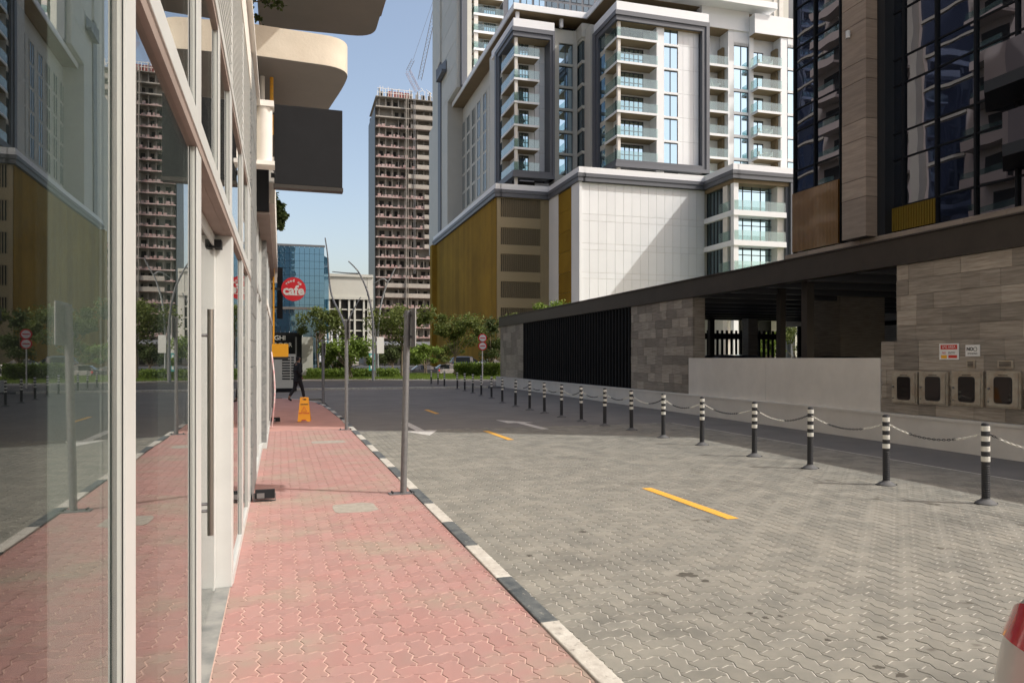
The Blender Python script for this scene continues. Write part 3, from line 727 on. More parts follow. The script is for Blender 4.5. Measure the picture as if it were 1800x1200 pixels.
# gold screens: left face of podium, narrow strip beside the white wall
for i, t0 in enumerate(lin(tA + .1, 134, 30)[:-1]):
    dt = (134 - tA - .1) / 30
    A.add('gold_screen', MB().box(sA - .06, sA, t0 + .02, t0 + dt - .02, 0, 22.3), M['gold'], tone=random.random())
A.add('gold_fin', MB().box(sA - .9, sA + .1, 134, 136.0, 0, 22.3), M['gold'], tone=.9)
s0, t0_ = sB, tB
for z0, z1 in zip(lin(2, 22.3, 8)[:-1], lin(2, 22.3, 8)[1:]):
    A.add('gold_screen', MB().box(sB - .05, sB + .02, FM.T(1006, sB), FM.T(982.5, sB), z0 + .02, z1 - .02), M['gold'], tone=random.uniform(0, 1))
A.add('pilaster', MB().box(sB - .12, sB + .2, tB - .1, FM.T(1006, sB), 0, 22.35), M['facade_white'])
A.add('pilaster', MB().box(sB - .12, sB + .2, FM.T(982.5, sB), tA + .25, 0, 22.35), M['facade_white'])
# car park front with five slatted openings
x1, x2, x3 = FM.S(879.5, tA), FM.S(950, tA), FM.S(970, tA)
zv = [FM.at_t(915, y, tA)[2] for y in (348, 383, 401, 431, 447, 478, 495, 524, 541, 572)]
mb = MB().box(x2, sB - .13, tA, tA + .28, 0, 22.3).box(sA + .02, x1, tA, tA + .28, 0, 22.3)
zz = [22.3] + zv + [0]
for i in range(0, len(zz) - 1, 2): mb.box(x1, x2, tA, tA + .28, zz[i + 1], zz[i])
A.add('car_park_wall', mb, M['beige_screen'])
for i in range(0, len(zv), 2):
    o = A.add('car_park_opening', MB().box(x1, x2, tA + .27, tA + .29, zv[i + 1], zv[i]), M['void'])
    sl = MB()
    for s_ in lin(x1, x2, 20)[:-1]: sl.box(s_ + .04, s_ + .13, tA + .02, tA + .12, zv[i + 1], zv[i])
    A.add('slat', sl, M['beige_screen'], parent=o, kind='stuff')
for s_ in lin(x2, x3, 7): A.add('screen_rib', MB().box(s_ - .03, s_ + .03, tA - .06, tA, 0, 22.3), M['beige_screen'], tone=.8)
for s_ in lin(x1, x2, 14): 
    pass
# white clad wall
panel_grid(A, 't', tB + .14, lin(sB + .15, sC - .02, 15), [3.0, 7.6, 8.3, 11.0, 11.7, 14.4, 15.15, 17.8, 18.6, 22.3], M['facade_white'], gap=.03)
A.add('wall_backing', MB().box(sB + .1, sC, tB + .15, tB + .2, 0, 22.3), M['facade_grey'])
# projecting corner bay with three glazed storeys
zl = [H + (HY - y) * .0658 for y in (475, 421, 368)]     # slab tops
ztop = 22.2
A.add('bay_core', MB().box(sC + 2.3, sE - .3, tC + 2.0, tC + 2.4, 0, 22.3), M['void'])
A.add('bay_soffit', MB().box(sC, sE, tC, tC + 6.3, 21.9, 22.34), M['soffit_tan'])
sWl, sWr = FM.S(1300, tC), FM.S(1366, tC)
for k, z in enumerate([7.6] + zl):
    A.add('floor_slab', MB().prism([(sC - .1, tC - .1), (sE - 1.2, tC - .1), (sE - 1.2, tC + 2), (sC + .6, tC + 2), (sC + .6, tB + .1), (sC - .1, tB + .1)], z - .62, z), M['facade_white'])
    zt = (([7.6] + zl + [ztop])[k + 1]) - (.62 if k < 3 else 0)
    if k == 0: pass
    w = A.add('window', MB().box(sC + 1.0, FM.S(1367, tC + 1.6), tC + 1.6, tC + 1.65, z, zt - .15), M['win_sky'])
    fr = MB(); n_ = 5
    for s_ in lin(sC + 1.0, FM.S(1367, tC + 1.6), n_): fr.box(s_ - .04, s_ + .04, tC + 1.54, tC + 1.6, z, zt)
    fr.box(sC + 1.0, FM.S(1367, tC + 1.6), tC + 1.541, tC + 1.6, zt - .9, zt - .82)
    A.add('window_frame', fr, M['dark_metal'], parent=w)
    A.add('glass_railing', MB().box(sC + .1, sE - 1.25, tC + .0, tC + .03, z, z + 1.15), M['rail_glass'])
    A.add('glass_railing', MB().box(sC - .03, sC, tC + .9, tC + 3.2, z, z + 1.15), M['rail_glass'])
    # left side glazing of the bay
    w = A.add('window', MB().box(sC + .35, sC + .4, tC + 1.0, tB, z, zt), M['win_dark'])
    fr = MB()
    for t_ in lin(tC + 1.0, tB, 7): fr.box(sC + .28, sC + .35, t_ - .04, t_ + .04, z, zt)
    A.add('window_frame', fr, M['dark_metal'], parent=w)
A.add('column', MB().box(sC + .0, sC + .62, tC + .05, tC + .7, 0, 21.9), M['facade_white'])
A.add('column', MB().box(sC + .05, sC + .42, FM.T(1278, sC), FM.T(1270, sC), 0, 21.9), M['cream'])
A.add('column', MB().box(sE - 2.1, sE - 1.1, tC + .4, tC + 1.6, 0, 21.9), M['cream'])
A.add('bay_frame', MB().box(sE - .75, sE, tC - .3, tC + 1.0, 0, 22.34), M['frame_grey'])
A.add('bay_frame', MB().box(sE - .25, sE + .1, tC - .42, tC - .3, 0, 22.34), M['facade_grey'])
A.add('bay_reveal', MB().box(sE - 1.15, sE - .75, tC + .1, tC + 2.0, 0, 21.9), M['frame_grey'])

# framed balcony block
def win_front(s0, s1, t, z0, z1, glass='win_sky', n=2, nm='window', bar=None):
    w = A.add(nm, MB().box(s0, s1, t, t + .05, z0, z1), M[glass])
    fr = MB()
    for s_ in lin(s0, s1, n): fr.box(s_ - .045, s_ + .045, t - .06, t, z0, z1)
    fr.box(s0, s1, t - .055, t, z1 - .1, z1)
    if bar: fr.box(s0, s1, t - .055, t, bar, bar + .07)
    A.add('window_frame', fr, M['dark_metal'], parent=w)
def block(s0, t0, t_ret, t_post, s_bal, s_end, zf, ztopf, post_w, extra):
    zb = zf[0]
    tw = t0 + 2.1                                       # recessed wall
    # core
    A.add('block_wall', MB().box(s_bal + .001, s_end - .02, tw, t0 + 13, zb - 3, ztopf + 1.0).box(s0 + 1.2, s_bal, tw, t0 + 13, zb - 3, ztopf + 1.0), M['facade_white'])
    A.add('block_wall', MB().box(s0 + .08, s0 + 1.2, t_ret, t0 + 13, zb - 3, ztopf + 1.0), M['facade_grey'])
    for k, z in enumerate(zf):
        zt = z + 3.0 - .38
        if k > 0:
            sl = A.add('balcony_slab', MB().box(s0 - .05, s_bal, t0 - .05, tw, z - .27, z).box(s0 - .05, s0 + 1.2, tw, t_ret, z - .27, z), M['facade_white'])
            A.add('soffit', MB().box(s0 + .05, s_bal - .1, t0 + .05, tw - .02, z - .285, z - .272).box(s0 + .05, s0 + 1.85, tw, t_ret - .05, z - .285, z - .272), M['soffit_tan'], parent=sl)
        A.add('glass_railing', MB().box(s0, s_bal, t0 - .02, t0 + .01, z, z + 1.1), M['rail_glass'])
        A.add('glass_railing', MB().box(s0 - .03, s0, t0 + .02, t_ret, z, z + 1.1), M['rail_glass'])
        wd = (s_bal - s0)
        win_front(s0 + 1.3, s_bal - (.9 if wd < 5 else 1.0), tw - .06, z + .02, z + 2.5, n=3 if wd < 5 else 5, bar=z + 1.2)
        A.add('window', MB().box(s0 + .03, s0 + .07, t_ret, t_post, z, z + 2.3), M['win_dark'])
        A.add('door_opening', MB().box(s0 + 1.16, s0 + 1.2, tw + .6, t_ret - .6, z, z + 2.2), M['win_dark'])
    A.add('column', MB().box(s0 + .12, s0 + .5, t0 + .12, t0 + .5, zb - 3, ztopf - 1.2), M['cream'])
    # frame: top beam, bottom beam, right post, rear left post, each with an inner step
    pz0, pz1 = zb - .95, ztopf
    for (k, g0, g1) in ((0, 0, .55), (1, .55, 1.15)):
        off = .35 if k == 0 else .2
        mb = MB().box(s0 - off, s_end, t0 - off, t0 + 1.2, pz1 - g1, pz1 - g0 - .001 * k)
        mb.box(s0 - off, s0 + 1.2, t0 + 1.2, t_post, pz1 - g1, pz1 - g0 - .001 * k)
        mb.box(s0 - off, s_end, t0 - off, t0 + 1.2, pz0 + g0 * .8, pz0 + g1 * .8 - .001)
        mb.box(s0 - off, s0 + 1.2, t0 + 1.2, t_post, pz0 + g0 * .8, pz0 + g1 * .8 - .001)
        mb.box(s_end - post_w * g1 / 1.15, s_end - post_w * g0 / 1.15, t0 - off - .002, t0 + 2.1, pz0, pz1 - .003)
        mb.box(s0 - off - .002, s0 + 1.8, t_post - (1.6 if k else .9) , t_post - (.9 if k else 0), pz0, pz1 - .003)
        A.add('frame_surround', mb, M['frame_grey'], tone=.8 if k == 0 else .3)
    A.add('parapet', MB().box(s0 - .15, s_end, t0 - .15, t0 + .3, ztopf, ztopf + 1.15).box(s0 - .15, s0 + .3, t0 + .3, t0 + 11, ztopf, ztopf + 1.15), M['facade_white'])
    A.add('frame_soffit', MB().box(s0 + .1, s_end - post_w, t0 + .1, t0 + 2.1, pz1 - 1.2, pz1 - 1.151), M['soffit_tan'])
    extra(zf)

zf1 = [26.0 + 3 * k for k in range(6)]
b1s = FM.S(904, 92.0)
def ex1(zf):
    a, b = FM.S(948, 92.), FM.S(966, 92.)
    panel_grid(A, 't', 94.05, lin(a, b, 2), zf + [43.2], M['facade_white'])
    A.add('block_wall', MB().box(a - .02, b, 94.06, 94.1, 25, 43.3), M['void'])
    # dark recess under the frame
    A.add('recess', MB().box(b1s + .3, a, 93.9, 94.0, 22.5, 25.05), M['void'])
block(b1s, 92.0, 98.2, 100.6, FM.S(948, 92.), FM.S(974, 92.), zf1, 44.5, .62, ex1)
zf2 = [25.7 + 3 * k for k in range(6)]
b2s, t2 = FM.S(1085, 82.5), 82.5
def ex2(zf):
    x = [FM.S(p_, t2) for p_ in (1156, 1169, 1195, 1232)]
    A.add('pier', MB().box(x[0], x[1], t2 + .25, t2 + 2.1, 22.5, 42.5), M['facade_white'])
    for k, z in enumerate([22.7] + zf):
        if k < 1: win_front(x[1], x[2], t2 + .6, z, z + 2.0, n=2)
        else: win_front(x[1], x[2], t2 + .6, z + .12 - .15, z + 2.72, n=2)
        A.add('spandrel', MB().box(x[1], x[2], t2 + .3, t2 + .8, z + 2.72, z + 2.97), M['facade_white'])
    A.add('block_wall', MB().box(x[1], x[2], t2 + .66, t2 + 2.1, 22.5, 42.5), M['void'])
    panel_grid(A, 't', t2 + .6, lin(x[2], x[3], 4), [24.75] + [25.7 + 3 * k for k in range(1, 6)] + [42.6], M['facade_white'])
    panel_grid(A, 't', t2 + .6, lin(x[2], x[3] + .9, 4), [22.6, 24.7], M['facade_white'])
    A.add('block_wall', MB().box(x[2], x[3], t2 + .62, t2 + 2.1, 22.5, 42.6), M['void'])
block(b2s, t2, 86.3, 89.5, FM.S(1156, t2), FM.S(1245, t2), zf2, 43.7, .95, ex2)

# recess between the two blocks: window columns, angled bay
tR = 93.6
x = [FM.S(p_, tR) for p_ in (973, 981, 1006, 1013, 1036)]
A.add('recess_wall', MB().box(x[0], x[1], tR - .4, tR + 5, 22.5, 45.6).box(x[2], x[3], tR - .4, tR + 5, 22.5, 45.6).box(x[3], b2s + .2, tR + .5, tR + 5, 22.5, 45.6).box(x[1], x[2], tR + .1, tR + 5, 22.5, 45.6), M['facade_grey'])
A.add('side_wall', MB().box(b2s - .6, b2s + .1, 89.5, tR + .5, 22.5, 45.0), M['facade_grey'])
for k in range(6):
    z = 26.1 + 3 * k
    win_front(x[1], x[2], tR, z, z + 2.7, n=2)
    A.add('spandrel', MB().box(x[1], x[2], tR - .3, tR + .1, z + 2.7, z + 3.0), M['facade_grey'])
    bs_, be_ = x[3] + .1, FM.S(1035, 91.6)
    w = A.add('window', MB().box(bs_ + .05, be_, 91.65, 91.7, z, z + 2.6).box(bs_ + .05, bs_ + .1, 91.7, tR + .4, z, z + 2.6), M['win_dark'])
    fr = MB()
    for s_ in lin(bs_, be_, 3): fr.box(s_ - .03, s_ + .03, 91.58, 91.66, z, z + 2.6)
    A.add('window_frame', fr, M['dark_metal'], parent=w)
    A.add('spandrel', MB().box(bs_ - .12, be_ + .1, 91.5, tR + .4, z + 2.6, z + 3.0), M['facade_grey'])
A.add('spandrel', MB().box(x[1], x[2], tR - .3, tR + .1, 25.4, 26.1).box(x[1], x[2], tR - .3, tR + .1, 44.1, 45.6), M['facade_grey'])
A.add('bay_top', MB().box(x[3] - .1, b2s + .1, 91.3, tR + .5, 44.1, 45.9), M['facade_grey'])
A.add('bay_core', MB().box(x[3] + .4, FM.S(1035, 91.6), 92.2, tR + .5, 22.5, 44.1), M['void'])
A.add('side_wall', MB().box(FM.S(1035, 91.6), b2s - .55, 91.4, tR + .6, 22.5, 45.9), M['facade_grey'])

# right hand part: recessed balconies, pier, windows, projecting balconies
tQ = 84.3; s45 = FM.S(1245, t2)
x = [FM.S(p_, tQ) for p_ in (1245.5, 1280, 1290, 1315.5)] + [FM.S(p_, 83.0) for p_ in (1323, 1372, 1384, 1396.5)]
zq = [24.6 + 3 * k for k in range(7)]
A.add('right_wall', MB().box(s45 - .1, x[3] + 3, tQ + 2.0, tQ + 14, 22.5, 46.9).box(x[1], x[2], tQ, tQ + 2, 22.5, 44.2).box(x[3], x[4] + .9, tQ - .2, tQ + 2, 22.5, 44.6).box(x[4] + .9, x[7], 84.6, tQ + 14, 22.5, 44.6), M['facade_white'])
A.add('right_parapet', MB().box(s45, x[4] + .2, tQ - .25, tQ + 1, 44.2, 47.8), M['facade_white'])
A.add('right_parapet', MB().box(x[4] + .2, x[7] + .1, 82.8, 85, 43.6, 46.1), M['facade_white'])
A.add('right_soffit', MB().box(x[4] + .25, x[7], 82.9, 84.5, 43.5, 43.59).box(s45, x[1], tQ - .1, tQ + 2, 44.1, 44.19), M['soffit_tan'])
A.add('pier', MB().box(x[5], x[6], 82.95, 84.6, 22.5, 43.5), M['facade_white'])
for k, z in enumerate(zq):
    if z > 42: continue
    for (sa, sb_, ta, tb_) in ((s45 + .05, x[1], tQ - .05, tQ + 2.0), (x[4] + .5, x[5], 82.6, 84.6)):
        sl = A.add('balcony_slab', MB().box(sa, sb_, ta, tb_, z - .3, z), M['facade_white'])
        A.add('soffit', MB().box(sa + .1, sb_ - .05, ta + .08, tb_, z - .318, z - .302), M['soffit_tan'], parent=sl)
        A.add('glass_railing', MB().box(sa + .05, sb_ - .02, ta + .05, ta + .08, z, z + 1.1), M['rail_glass'])
        win_front(sa + .5, sa + (sb_ - sa) * .56, tb_ - .06, z + .02, z + 2.25, n=2)
        A.add('side_panel', MB().box(sb_ - .35, sb_, ta + .9, tb_, z, z + 2.62), M['soffit_tan'])
    A.add('glass_railing', MB().box(x[4] + .5, x[4] + .53, 82.7, 84.5, z, z + 1.1), M['rail_glass'])
    win_front(x[2], x[3], tQ + .1, z + .1, z + 2.75, n=2)
    win_front(x[6], x[7] - .05, 83.0, z + .1, z + 2.75, n=1)
    A.add('spandrel', MB().box(x[2], x[3], tQ - .02, tQ + .2, z + 2.75, z + 3.1).box(x[6], x[7], 82.9, 83.2, z + 2.75, z + 3.1), M['facade_white'])
A.add('spandrel', MB().box(x[2], x[3], tQ - .02, tQ + .3, 42.36, 44.2).box(x[6], x[7], 82.9, 83.3, 42.36, 43.5), M['facade_white'])
A.add('end_wall', MB().box(x[7] - .05, x[7] + .12, 82.8, 96, 22.5, 44.6), M['facade_white'])
A.add('window_backing', MB().box(x[2], x[3], tQ + .16, tQ + 2, 22.5, 44.2).box(x[6], x[7], 83.1, 84.6, 22.5, 43.5), M['void'])

# window wall facing the street, set back above the podium
sF = 29.2
A.add('street_wall', MB().box(sF, b1s + 6, 100.61, 151, 22.5, 46.6).box(sF - .5, sF, FM.T(785, sF), 151.5, 22.5, 47.6).box(26.4, sF - .001, 131.05, 150, 22.5, 47.59).box(sF + .001, b1s + 20, 131.1, 150, 46.6, 47.6), M['facade_grey'])
for px_ in (815, 823.5, 832.5, 842, 852.5, 863.5):
    ta, tb_ = FM.T(px_ + 2.6, sF), FM.T(px_ - 2.4, sF)
    for k in range(6):
        z = 25.2 + 3.2 * k
        if px_ < 820 and k == 6: continue
        w = A.add('window', MB().box(sF - .03, sF + .02, ta, tb_, z, z + 2.7), M['win_dark'])
        A.add('window_frame', MB().box(sF - .10, sF - .03, ta - .25, ta, z - .1, z + 2.8).box(sF - .10, sF - .03, tb_, tb_ + .25, z - .1, z + 2.8).box(sF - .10, sF - .03, (ta + tb_) / 2 - .05, (ta + tb_) / 2 + .05, z, z + 2.7), M['facade_grey'], parent=w, tone=.9)
A.add('slot_recess', MB().box(sF - .02, sF + .01, FM.T(797, sF), FM.T(789, sF), 22.5, 40), M['void'])
for k in range(6): A.add('slot_floor', MB().box(sF - .15, sF + .0, FM.T(797, sF), FM.T(789, sF), 24.5 + 3 * k, 25.1 + 3 * k), M['facade_grey'])
A.add('slot_frame', MB().box(sF - .4, sF, FM.T(789, sF), FM.T(785.5, sF), 22.5, 41.3).box(sF - .4, sF, FM.T(800, sF), FM.T(797, sF), 22.5, 41.3).box(sF - .41, sF, FM.T(800, sF), FM.T(785, sF), 40, 41.31), M['facade_grey'], tone=.9)
# cantilevered roof slab with brown soffit
zs0, zs1 = 46.75, 47.55
sc_ = FM.S(903, 91.7); si = FM.S(1031, 91.7)
mbs = MB().prism([(sc_, 91.7), (si, 91.7), (si, 82.2), (60, 82.2), (60, 131), (sc_, 131)][:], zs0, zs1)
A.add('roof_slab', mbs, M['facade_white'])
A.add('roof_soffit', MB().prism([(sc_ + .15, 91.85), (si + .15, 91.85), (si + .15, 84.5), (59, 84.5), (59, 130.8), (sc_ + .15, 130.8)], zs0 - .06, zs0 - .004), M['soffit_tan'])
A.add('roof_post', MB().box(b1s + .3, b1s + .75, 92.2, 92.6, 45.6, 46.7), M['facade_white'])
A.add('roof_post', MB().box(FM.S(985, 92.5), FM.S(990, 92.5), 92.5, 93, 45.6, 46.7), M['facade_white'])
A.add('roof_core', MB().box(b1s + 3, si + 2, 95, 120, 45.6, 46.7), M['void'])

# tall tower rising behind
T2 = Thing('residential_tower', 'tall grey residential tower rising behind the roof slab of the white blocks', 'building', (26.5, 123, 0), FM)
tt = 123.0; st = FM.S(833, tt)
T2.add('tower_wall', MB().box(26.4, 29, FM.T(803, 26.4), FM.T(776, 26.4), 47.6, 88), M['facade_grey'])
for z in lin(48, 88, 10)[:-1]: T2.add('panel_band', MB().box(26.36, 26.4, FM.T(802, 26.4), FM.T(777, 26.4), z + .04, z + 3.96), M['facade_grey'], tone=random.random())
T2.add('edge_fin', MB().box(26.2, 26.6, FM.T(776, 26.4), FM.T(776, 26.4) + 2.6, 0, 57), M['frame_grey'])
T2.add('edge_fin', MB().box(26.1, 26.6, FM.T(776, 26.4), FM.T(776, 26.4) + 2.5, 57, 88), M['facade_grey'])
T2.add('side_terrace', MB().box(25.4, 26.2, 131.5, 137, 53.2, 53.7).prism([(26.2, 131.5), (25.4, 137), (26.2, 137)], 53.7, 55.5), M['frame_grey'])
ta, tb_ = FM.T(812, 27.0), FM.T(803, 27.0)
T2.add('tower_wall', MB().box(27.1, 27.9, 123.0, tb_ + .5, 47.6, 88).box(27.1, st + .4, 128.6, 150, 47.6, 88), M['facade_grey'])
for k in range(25):
    z = 48 + 1.55 * k
    T2.add('slot_window', MB().box(27.04, 27.1, 123.6, tb_ - .4, z + .1, z + 1.15), M['win_dark'])
T2.add('dark_pilaster', MB().box(27.0, 27.95, 121.9, 122.99, 47.6, 88), M['frame_grey'])
T2.add('core', MB().box(st + 2.2, 86, tt + 2.2, 150, 47.6, 88).box(st + .4, st + 2.2, tt + 5.2, 150, 47.6, 88), M['cream'])
se = FM.S(885, tt)
for k in range(13):
    z = 48.6 + 3.0 * k
    sl = T2.add('balcony_slab', MB().box(st, se, tt, tt + 2.2, z - .4, z).box(st, st + 2.2, tt + 2.2, tt + 5.2, z - .4, z), M['facade_white'])
    T2.add('soffit', MB().box(st + .1, se - .1, tt + .1, tt + 2.2, z - .42, z - .405), M['soffit_tan'], parent=sl)
    T2.add('glass_railing', MB().box(st + .05, se, tt + .04, tt + .07, z, z + 1.1).box(st + .05, st + .08, tt + .07, tt + 5.1, z, z + 1.1), M['rail_glass'])
    w = T2.add('window', MB().box(st + 2.3, se - .9, tt + 2.1, tt + 2.15, z, z + 2.4), M['win_sky'])
    fr = MB()
    for s_ in lin(st + 2.3, se - .9, 5): fr.box(s_ - .05, s_ + .05, tt + 2.03, tt + 2.1, z, z + 2.4)
    T2.add('window_frame', fr, M['dark_metal'], parent=w)
T2.add('column', MB().box(st + .1, st + .8, tt + .2, tt + .9, 47.6, 88), M['cream'])
T2.add('dark_front', MB().box(se + .001, 76, tt + .4, tt + 2.19, 0, 88), M['frame_grey'])
for i, s_ in enumerate(lin(se + 1.0, 52, 7)[:-1]):
    for k in range(8):
        z = 55 + 3.3 * k
        w = T2.add('window', MB().box(s_, s_ + 1.9, tt + .33, tt + .38, z, z + 2.8), M['win_sky' if i < 3 else 'win_dark'])
        T2.add('window_frame', MB().box(s_ + .9, s_ + 1.0, tt + .25, tt + .33, z, z + 2.8), M['dark_metal'], parent=w)
sg = FM.S(1338, 110)
T2.add('rear_wing', MB().box(sg, sg + 5.5, 110, 122, 40, 88), M['facade_grey'])
T2.add('rear_wing', MB().box(sg + 5.6, sg + 24, 110.5, 122, 40, 88), M['frame_grey'])
for k in range(5):
    T2.add('balcony_slab', MB().box(sg + 8.5, sg + 14, 108.5, 110.4, 50 + 3.2 * k, 50.4 + 3.2 * k), M['soffit_tan'])
    T2.add('glass_railing', MB().box(sg + 8.5, sg + 14, 108.52, 108.56, 50.4 + 3.2 * k, 51.5 + 3.2 * k), M['rail_glass'])
T2.add('rib', MB().box(sg + 2.4, sg + 2.7, 109.8, 110, 40, 88).box(sg + 3.5, sg + 4.3, 109.8, 110, 40, 88), M['cream'])

# ------------------------------------------------------------ glass tower and low car park wall on the right
sT = 25.0; tN, tF_ = 5.3, FR.T(1398, 25.0)
G = Thing('glass_tower', 'dark smoked glass tower with travertine pier above the car park canopy', 'building', (sT, tN, 0), FR)
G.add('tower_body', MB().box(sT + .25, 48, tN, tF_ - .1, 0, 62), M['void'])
G.add('tower_side', MB().box(sT + .1, 48, tF_ - .1, tF_, 0, 62), M['dark_metal'])
verts = [FR.T(p_, sT) for p_ in (1398, 1434, 1479)] 
vert2 = [FR.T(p_, sT) for p_ in (1550, 1590, 1648, 1717, 1790)] + [18.9, 17, 15, 13, 11, 9, 7, 5]
zrow = [7.0, 8.15, 10.2]
while zrow[-1] < 27: zrow += [zrow[-1] + 1.15, zrow[-1] + 3.2]
cols = [(verts[1], verts[0]), (verts[2], verts[1])] + [(vert2[i + 1], vert2[i]) for i in range(len(vert2) - 1)]
pc = MB()
for ci, (t0, t1) in enumerate(cols):
    for j in range(len(zrow) - 1):
        if t0 < 16: pc.box(sT, sT + .04, t0, t1, zrow[j], zrow[j + 1]); continue
        w, h = t1 - t0 - .05, zrow[j + 1] - zrow[j] - .05
        gold = j < 2 and ci < 4
        mb = MB(); me = mb.box(0, .04, -w / 2, w / 2, -h / 2, h / 2).mesh('glass_pane', M['tower_glass'])
        o = G.inst('glass_pane', me, (sT, (t0 + t1) / 2, (zrow[j] + zrow[j + 1]) / 2))
        o.rotation_euler = (0, random.uniform(-.006, .006), random.uniform(-.006, .006))
        if gold:
            o.location.x += .0
G.add('upper_glazing', pc.box(sT, sT + .04, 5, tF_, zrow[-1] + .05, 62), M['tower_glass'], kind='stuff')
for t in verts + vert2[:7]: G.add('mullion', MB().box(sT - .10, sT + .10, t - .05, t + .05, 6.95, 62), M['black'])
for z in zrow: G.add('glazing_bar', MB().box(sT - .045, sT + .10, 5, tF_ - .001, z - .035, z + .035), M['black'])
gs = MB()
for i in range(34):
    t = verts[2] + (tF_ - verts[2]) * i / 34; gs.box(sT - .20, sT - .06, t + .01, t + .09, 7.1, 10.15)
G.add('gold_slats', gs, M['gold_orange'], kind='stuff', tone=.95)
G.add('gold_panel', MB().box(sT - .055, sT - .05, verts[2], tF_, 7.1, 10.15), M['gold_orange'], tone=.1)
gs = MB()
for i in range(22):
    t = vert2[2] + (vert2[0] - vert2[2]) * i / 22; gs.box(sT - .14, sT - .05, t + .01, t + .09, 7.1, 8.1)
G.add('gold_slats', gs, M['gold'], kind='stuff', tone=.1)
ledge = [tN] + lin(8, tF_ + .1, 14)
for a, b in zip(ledge[:-1], ledge[1:]): G.add('stone_ledge', MB().box(sT - .55, sT + .2, a + .006, b - .006, 4.0, 6.95), M['stone_brown'], tone=random.random())
sp = 23.9; p0, p1 = FR.T(1522, sp), FR.T(1480, sp)
z = 6.951; k = 0
while z < 62:
    h = (1.75, .85)[k % 2]
    if z < 24:
        G.add('stone_tile', MB().box(sp, sT + .2, p0, p1, z + .012, z + h - .012), M['stone_brown'], tone=random.random())
        z += h; k += 1
    else: G.add('pier_upper', MB().box(sp, sT + .2, p0, p1, z, 62), M['stone_brown']); break
G.add('pier_core', MB().box(sp + .03, sT + .19, p0 + .03, p1 - .03, 6.95, 62), M['dark_metal'])
G.add('dark_jamb', MB().box(sT - .5, sT + .1, p0 - .45, p0 - .001, 6.95, 62), M['dark_metal'])
c = FR.at_s(1495, 62, sp)
l_ = G.add('wall_light', MB().cyl((sp - .14, c[1], c[2] - .16), (sp - .14, c[1], c[2] + .16), .095, n=16), M['white_paint'], smooth=True)
G.add('wall_light_arm', MB().box(sp - .14, sp, c[1] - .03, c[1] + .03, c[2] - .03, c[2] + .03), M['galv'], parent=l_)
for (pa, pb, yy_) in ((1705, 1800, 118), (1735, 1830, 236)):
    c = FR.at_s(pb, yy_, 23.2)
    ta_, tb2 = FR.T(pb + 60, 23.2), FR.T(pa, 23.8)
    sl = G.add('balcony_slab', MB().prism([(sT, ta_ - 3), (23.1, ta_ - 3), (23.1, tb2 - 1.2), (sT, tb2 + .4)][::-1], c[2] - .4, c[2]), M['dark_metal'])
    G.add('railing', MB().prism([(23.16, ta_ - 3), (23.1, ta_ - 3), (23.1, tb2 - 1.2), (23.16, tb2 - 1.2)][::-1], c[2], c[2] + 1.1), M['tower_glass'], parent=sl)

# car park building: canopy roof, stone walls, slatted fence, parapet
sW = 11.5
K = Thing('car_park', 'low car park with flat bronze canopy, stone clad walls and dark slatted screen', 'building', (sW, 4, ROADZ), FR)
tE = FR.T(880, sW)
K.add('canopy_roof', MB().box(sW + .35, 25.2, 3, 20.5, 3.72, 3.93).box(sW + .35, 13.6, 20.5, 33.2, 3.72, 3.93).box(sW + .35, 13.3, 33.2, tE, 3.72, 3.93), M['roof_under'])
K.add('canopy_fascia', MB().box(sW - .05, sW + .12, 3, tE + .2, 3.50, 3.97).box(sW - .10, sW + .3, 3, tE + .2, 3.971, 4.0).box(sW - .10, sW + .2, 3, tE + .2, 3.44, 3.499), M['canopy'])
for t in lin(5, tE - 1, 22): K.add('roof_beam', MB().box(sW + .12, 25 if t < 33 else 13.3, t - .07, t + .07, 3.42, 3.719), M['roof_under'])
for t in lin(13.2, tE - 14, 16): K.add('ceiling_light', MB().box(sW + 3.2, sW + 3.35, t, t + .3, 3.70, 3.717), M['galv'])
def tiles(T, s, ta, tb, za, zb, th=.30, tl=.60, name='stone_tile', s_depth=.05, seed=1, parent=None):
    rr = random.Random(seed); cache = {}; z = za; row = 0
    while z < zb - .02:
        h = min(th, zb - z); t = ta - rr.choice((0, .2, .4)) * 1.0
        while t < tb - .01:
            L = rr.choice((tl, tl, tl * .66, tl * 1.33)); a, b = max(t, ta), min(t + L, tb); t += L
            if b - a < .03: continue
            key = (round(b - a, 2), round(h, 2))
            if key not in cache: cache[key] = MB().box(0, s_depth + .02, 0, key[0] - .005, 0, key[1] - .005).mesh(name, M['stone_tile'])
            o = T.inst(name, cache[key], (s - s_depth + rr.uniform(0, .008), a, z), parent, tone=min(1, max(0, rr.gauss(.45, .3))))
        z += h; row += 1
# near stone wall (upper) and its projecting lower part
t77, t50 = FR.T(1577, sW), FR.T(1551, sW - .12)
w1 = K.add('stone_wall', MB().box(sW + .022, sW + .35, 4, t77, .0, 3.5), M['stone_tile'])
tiles(K, sW + .03, 6.6, t77, 1.93, 3.44, parent=w1, seed=3, th=.302)
w2 = K.add('lower_stone_wall', MB().box(sW - .118, sW + .02, 4, t50, .0, 1.925), M['stone_tile'])
tiles(K, sW - .11, 6.6, t50, .52, 1.93, parent=w2, seed=8, th=.283)
# cream parapet of the opening and its plinth
t10 = FR.T(1209, sW - .2)
K.add('cream_parapet', MB().box(sW - .17, sW - .05, t50 + .005, (t50 + t10) / 2 - .004, .50, 1.6).box(sW - .17, sW - .05, (t50 + t10) / 2 + .004, t10, .50, 1.6), M['cream'])
K.add('cream_plinth', MB().box(sW - .28, sW - .12, 4, tE, ROADZ - .04, .46), M['cream'])
K.add('plinth_cap', MB().box(sW - .30, sW - .10, 4, tE, .461, .51), M['cream'])
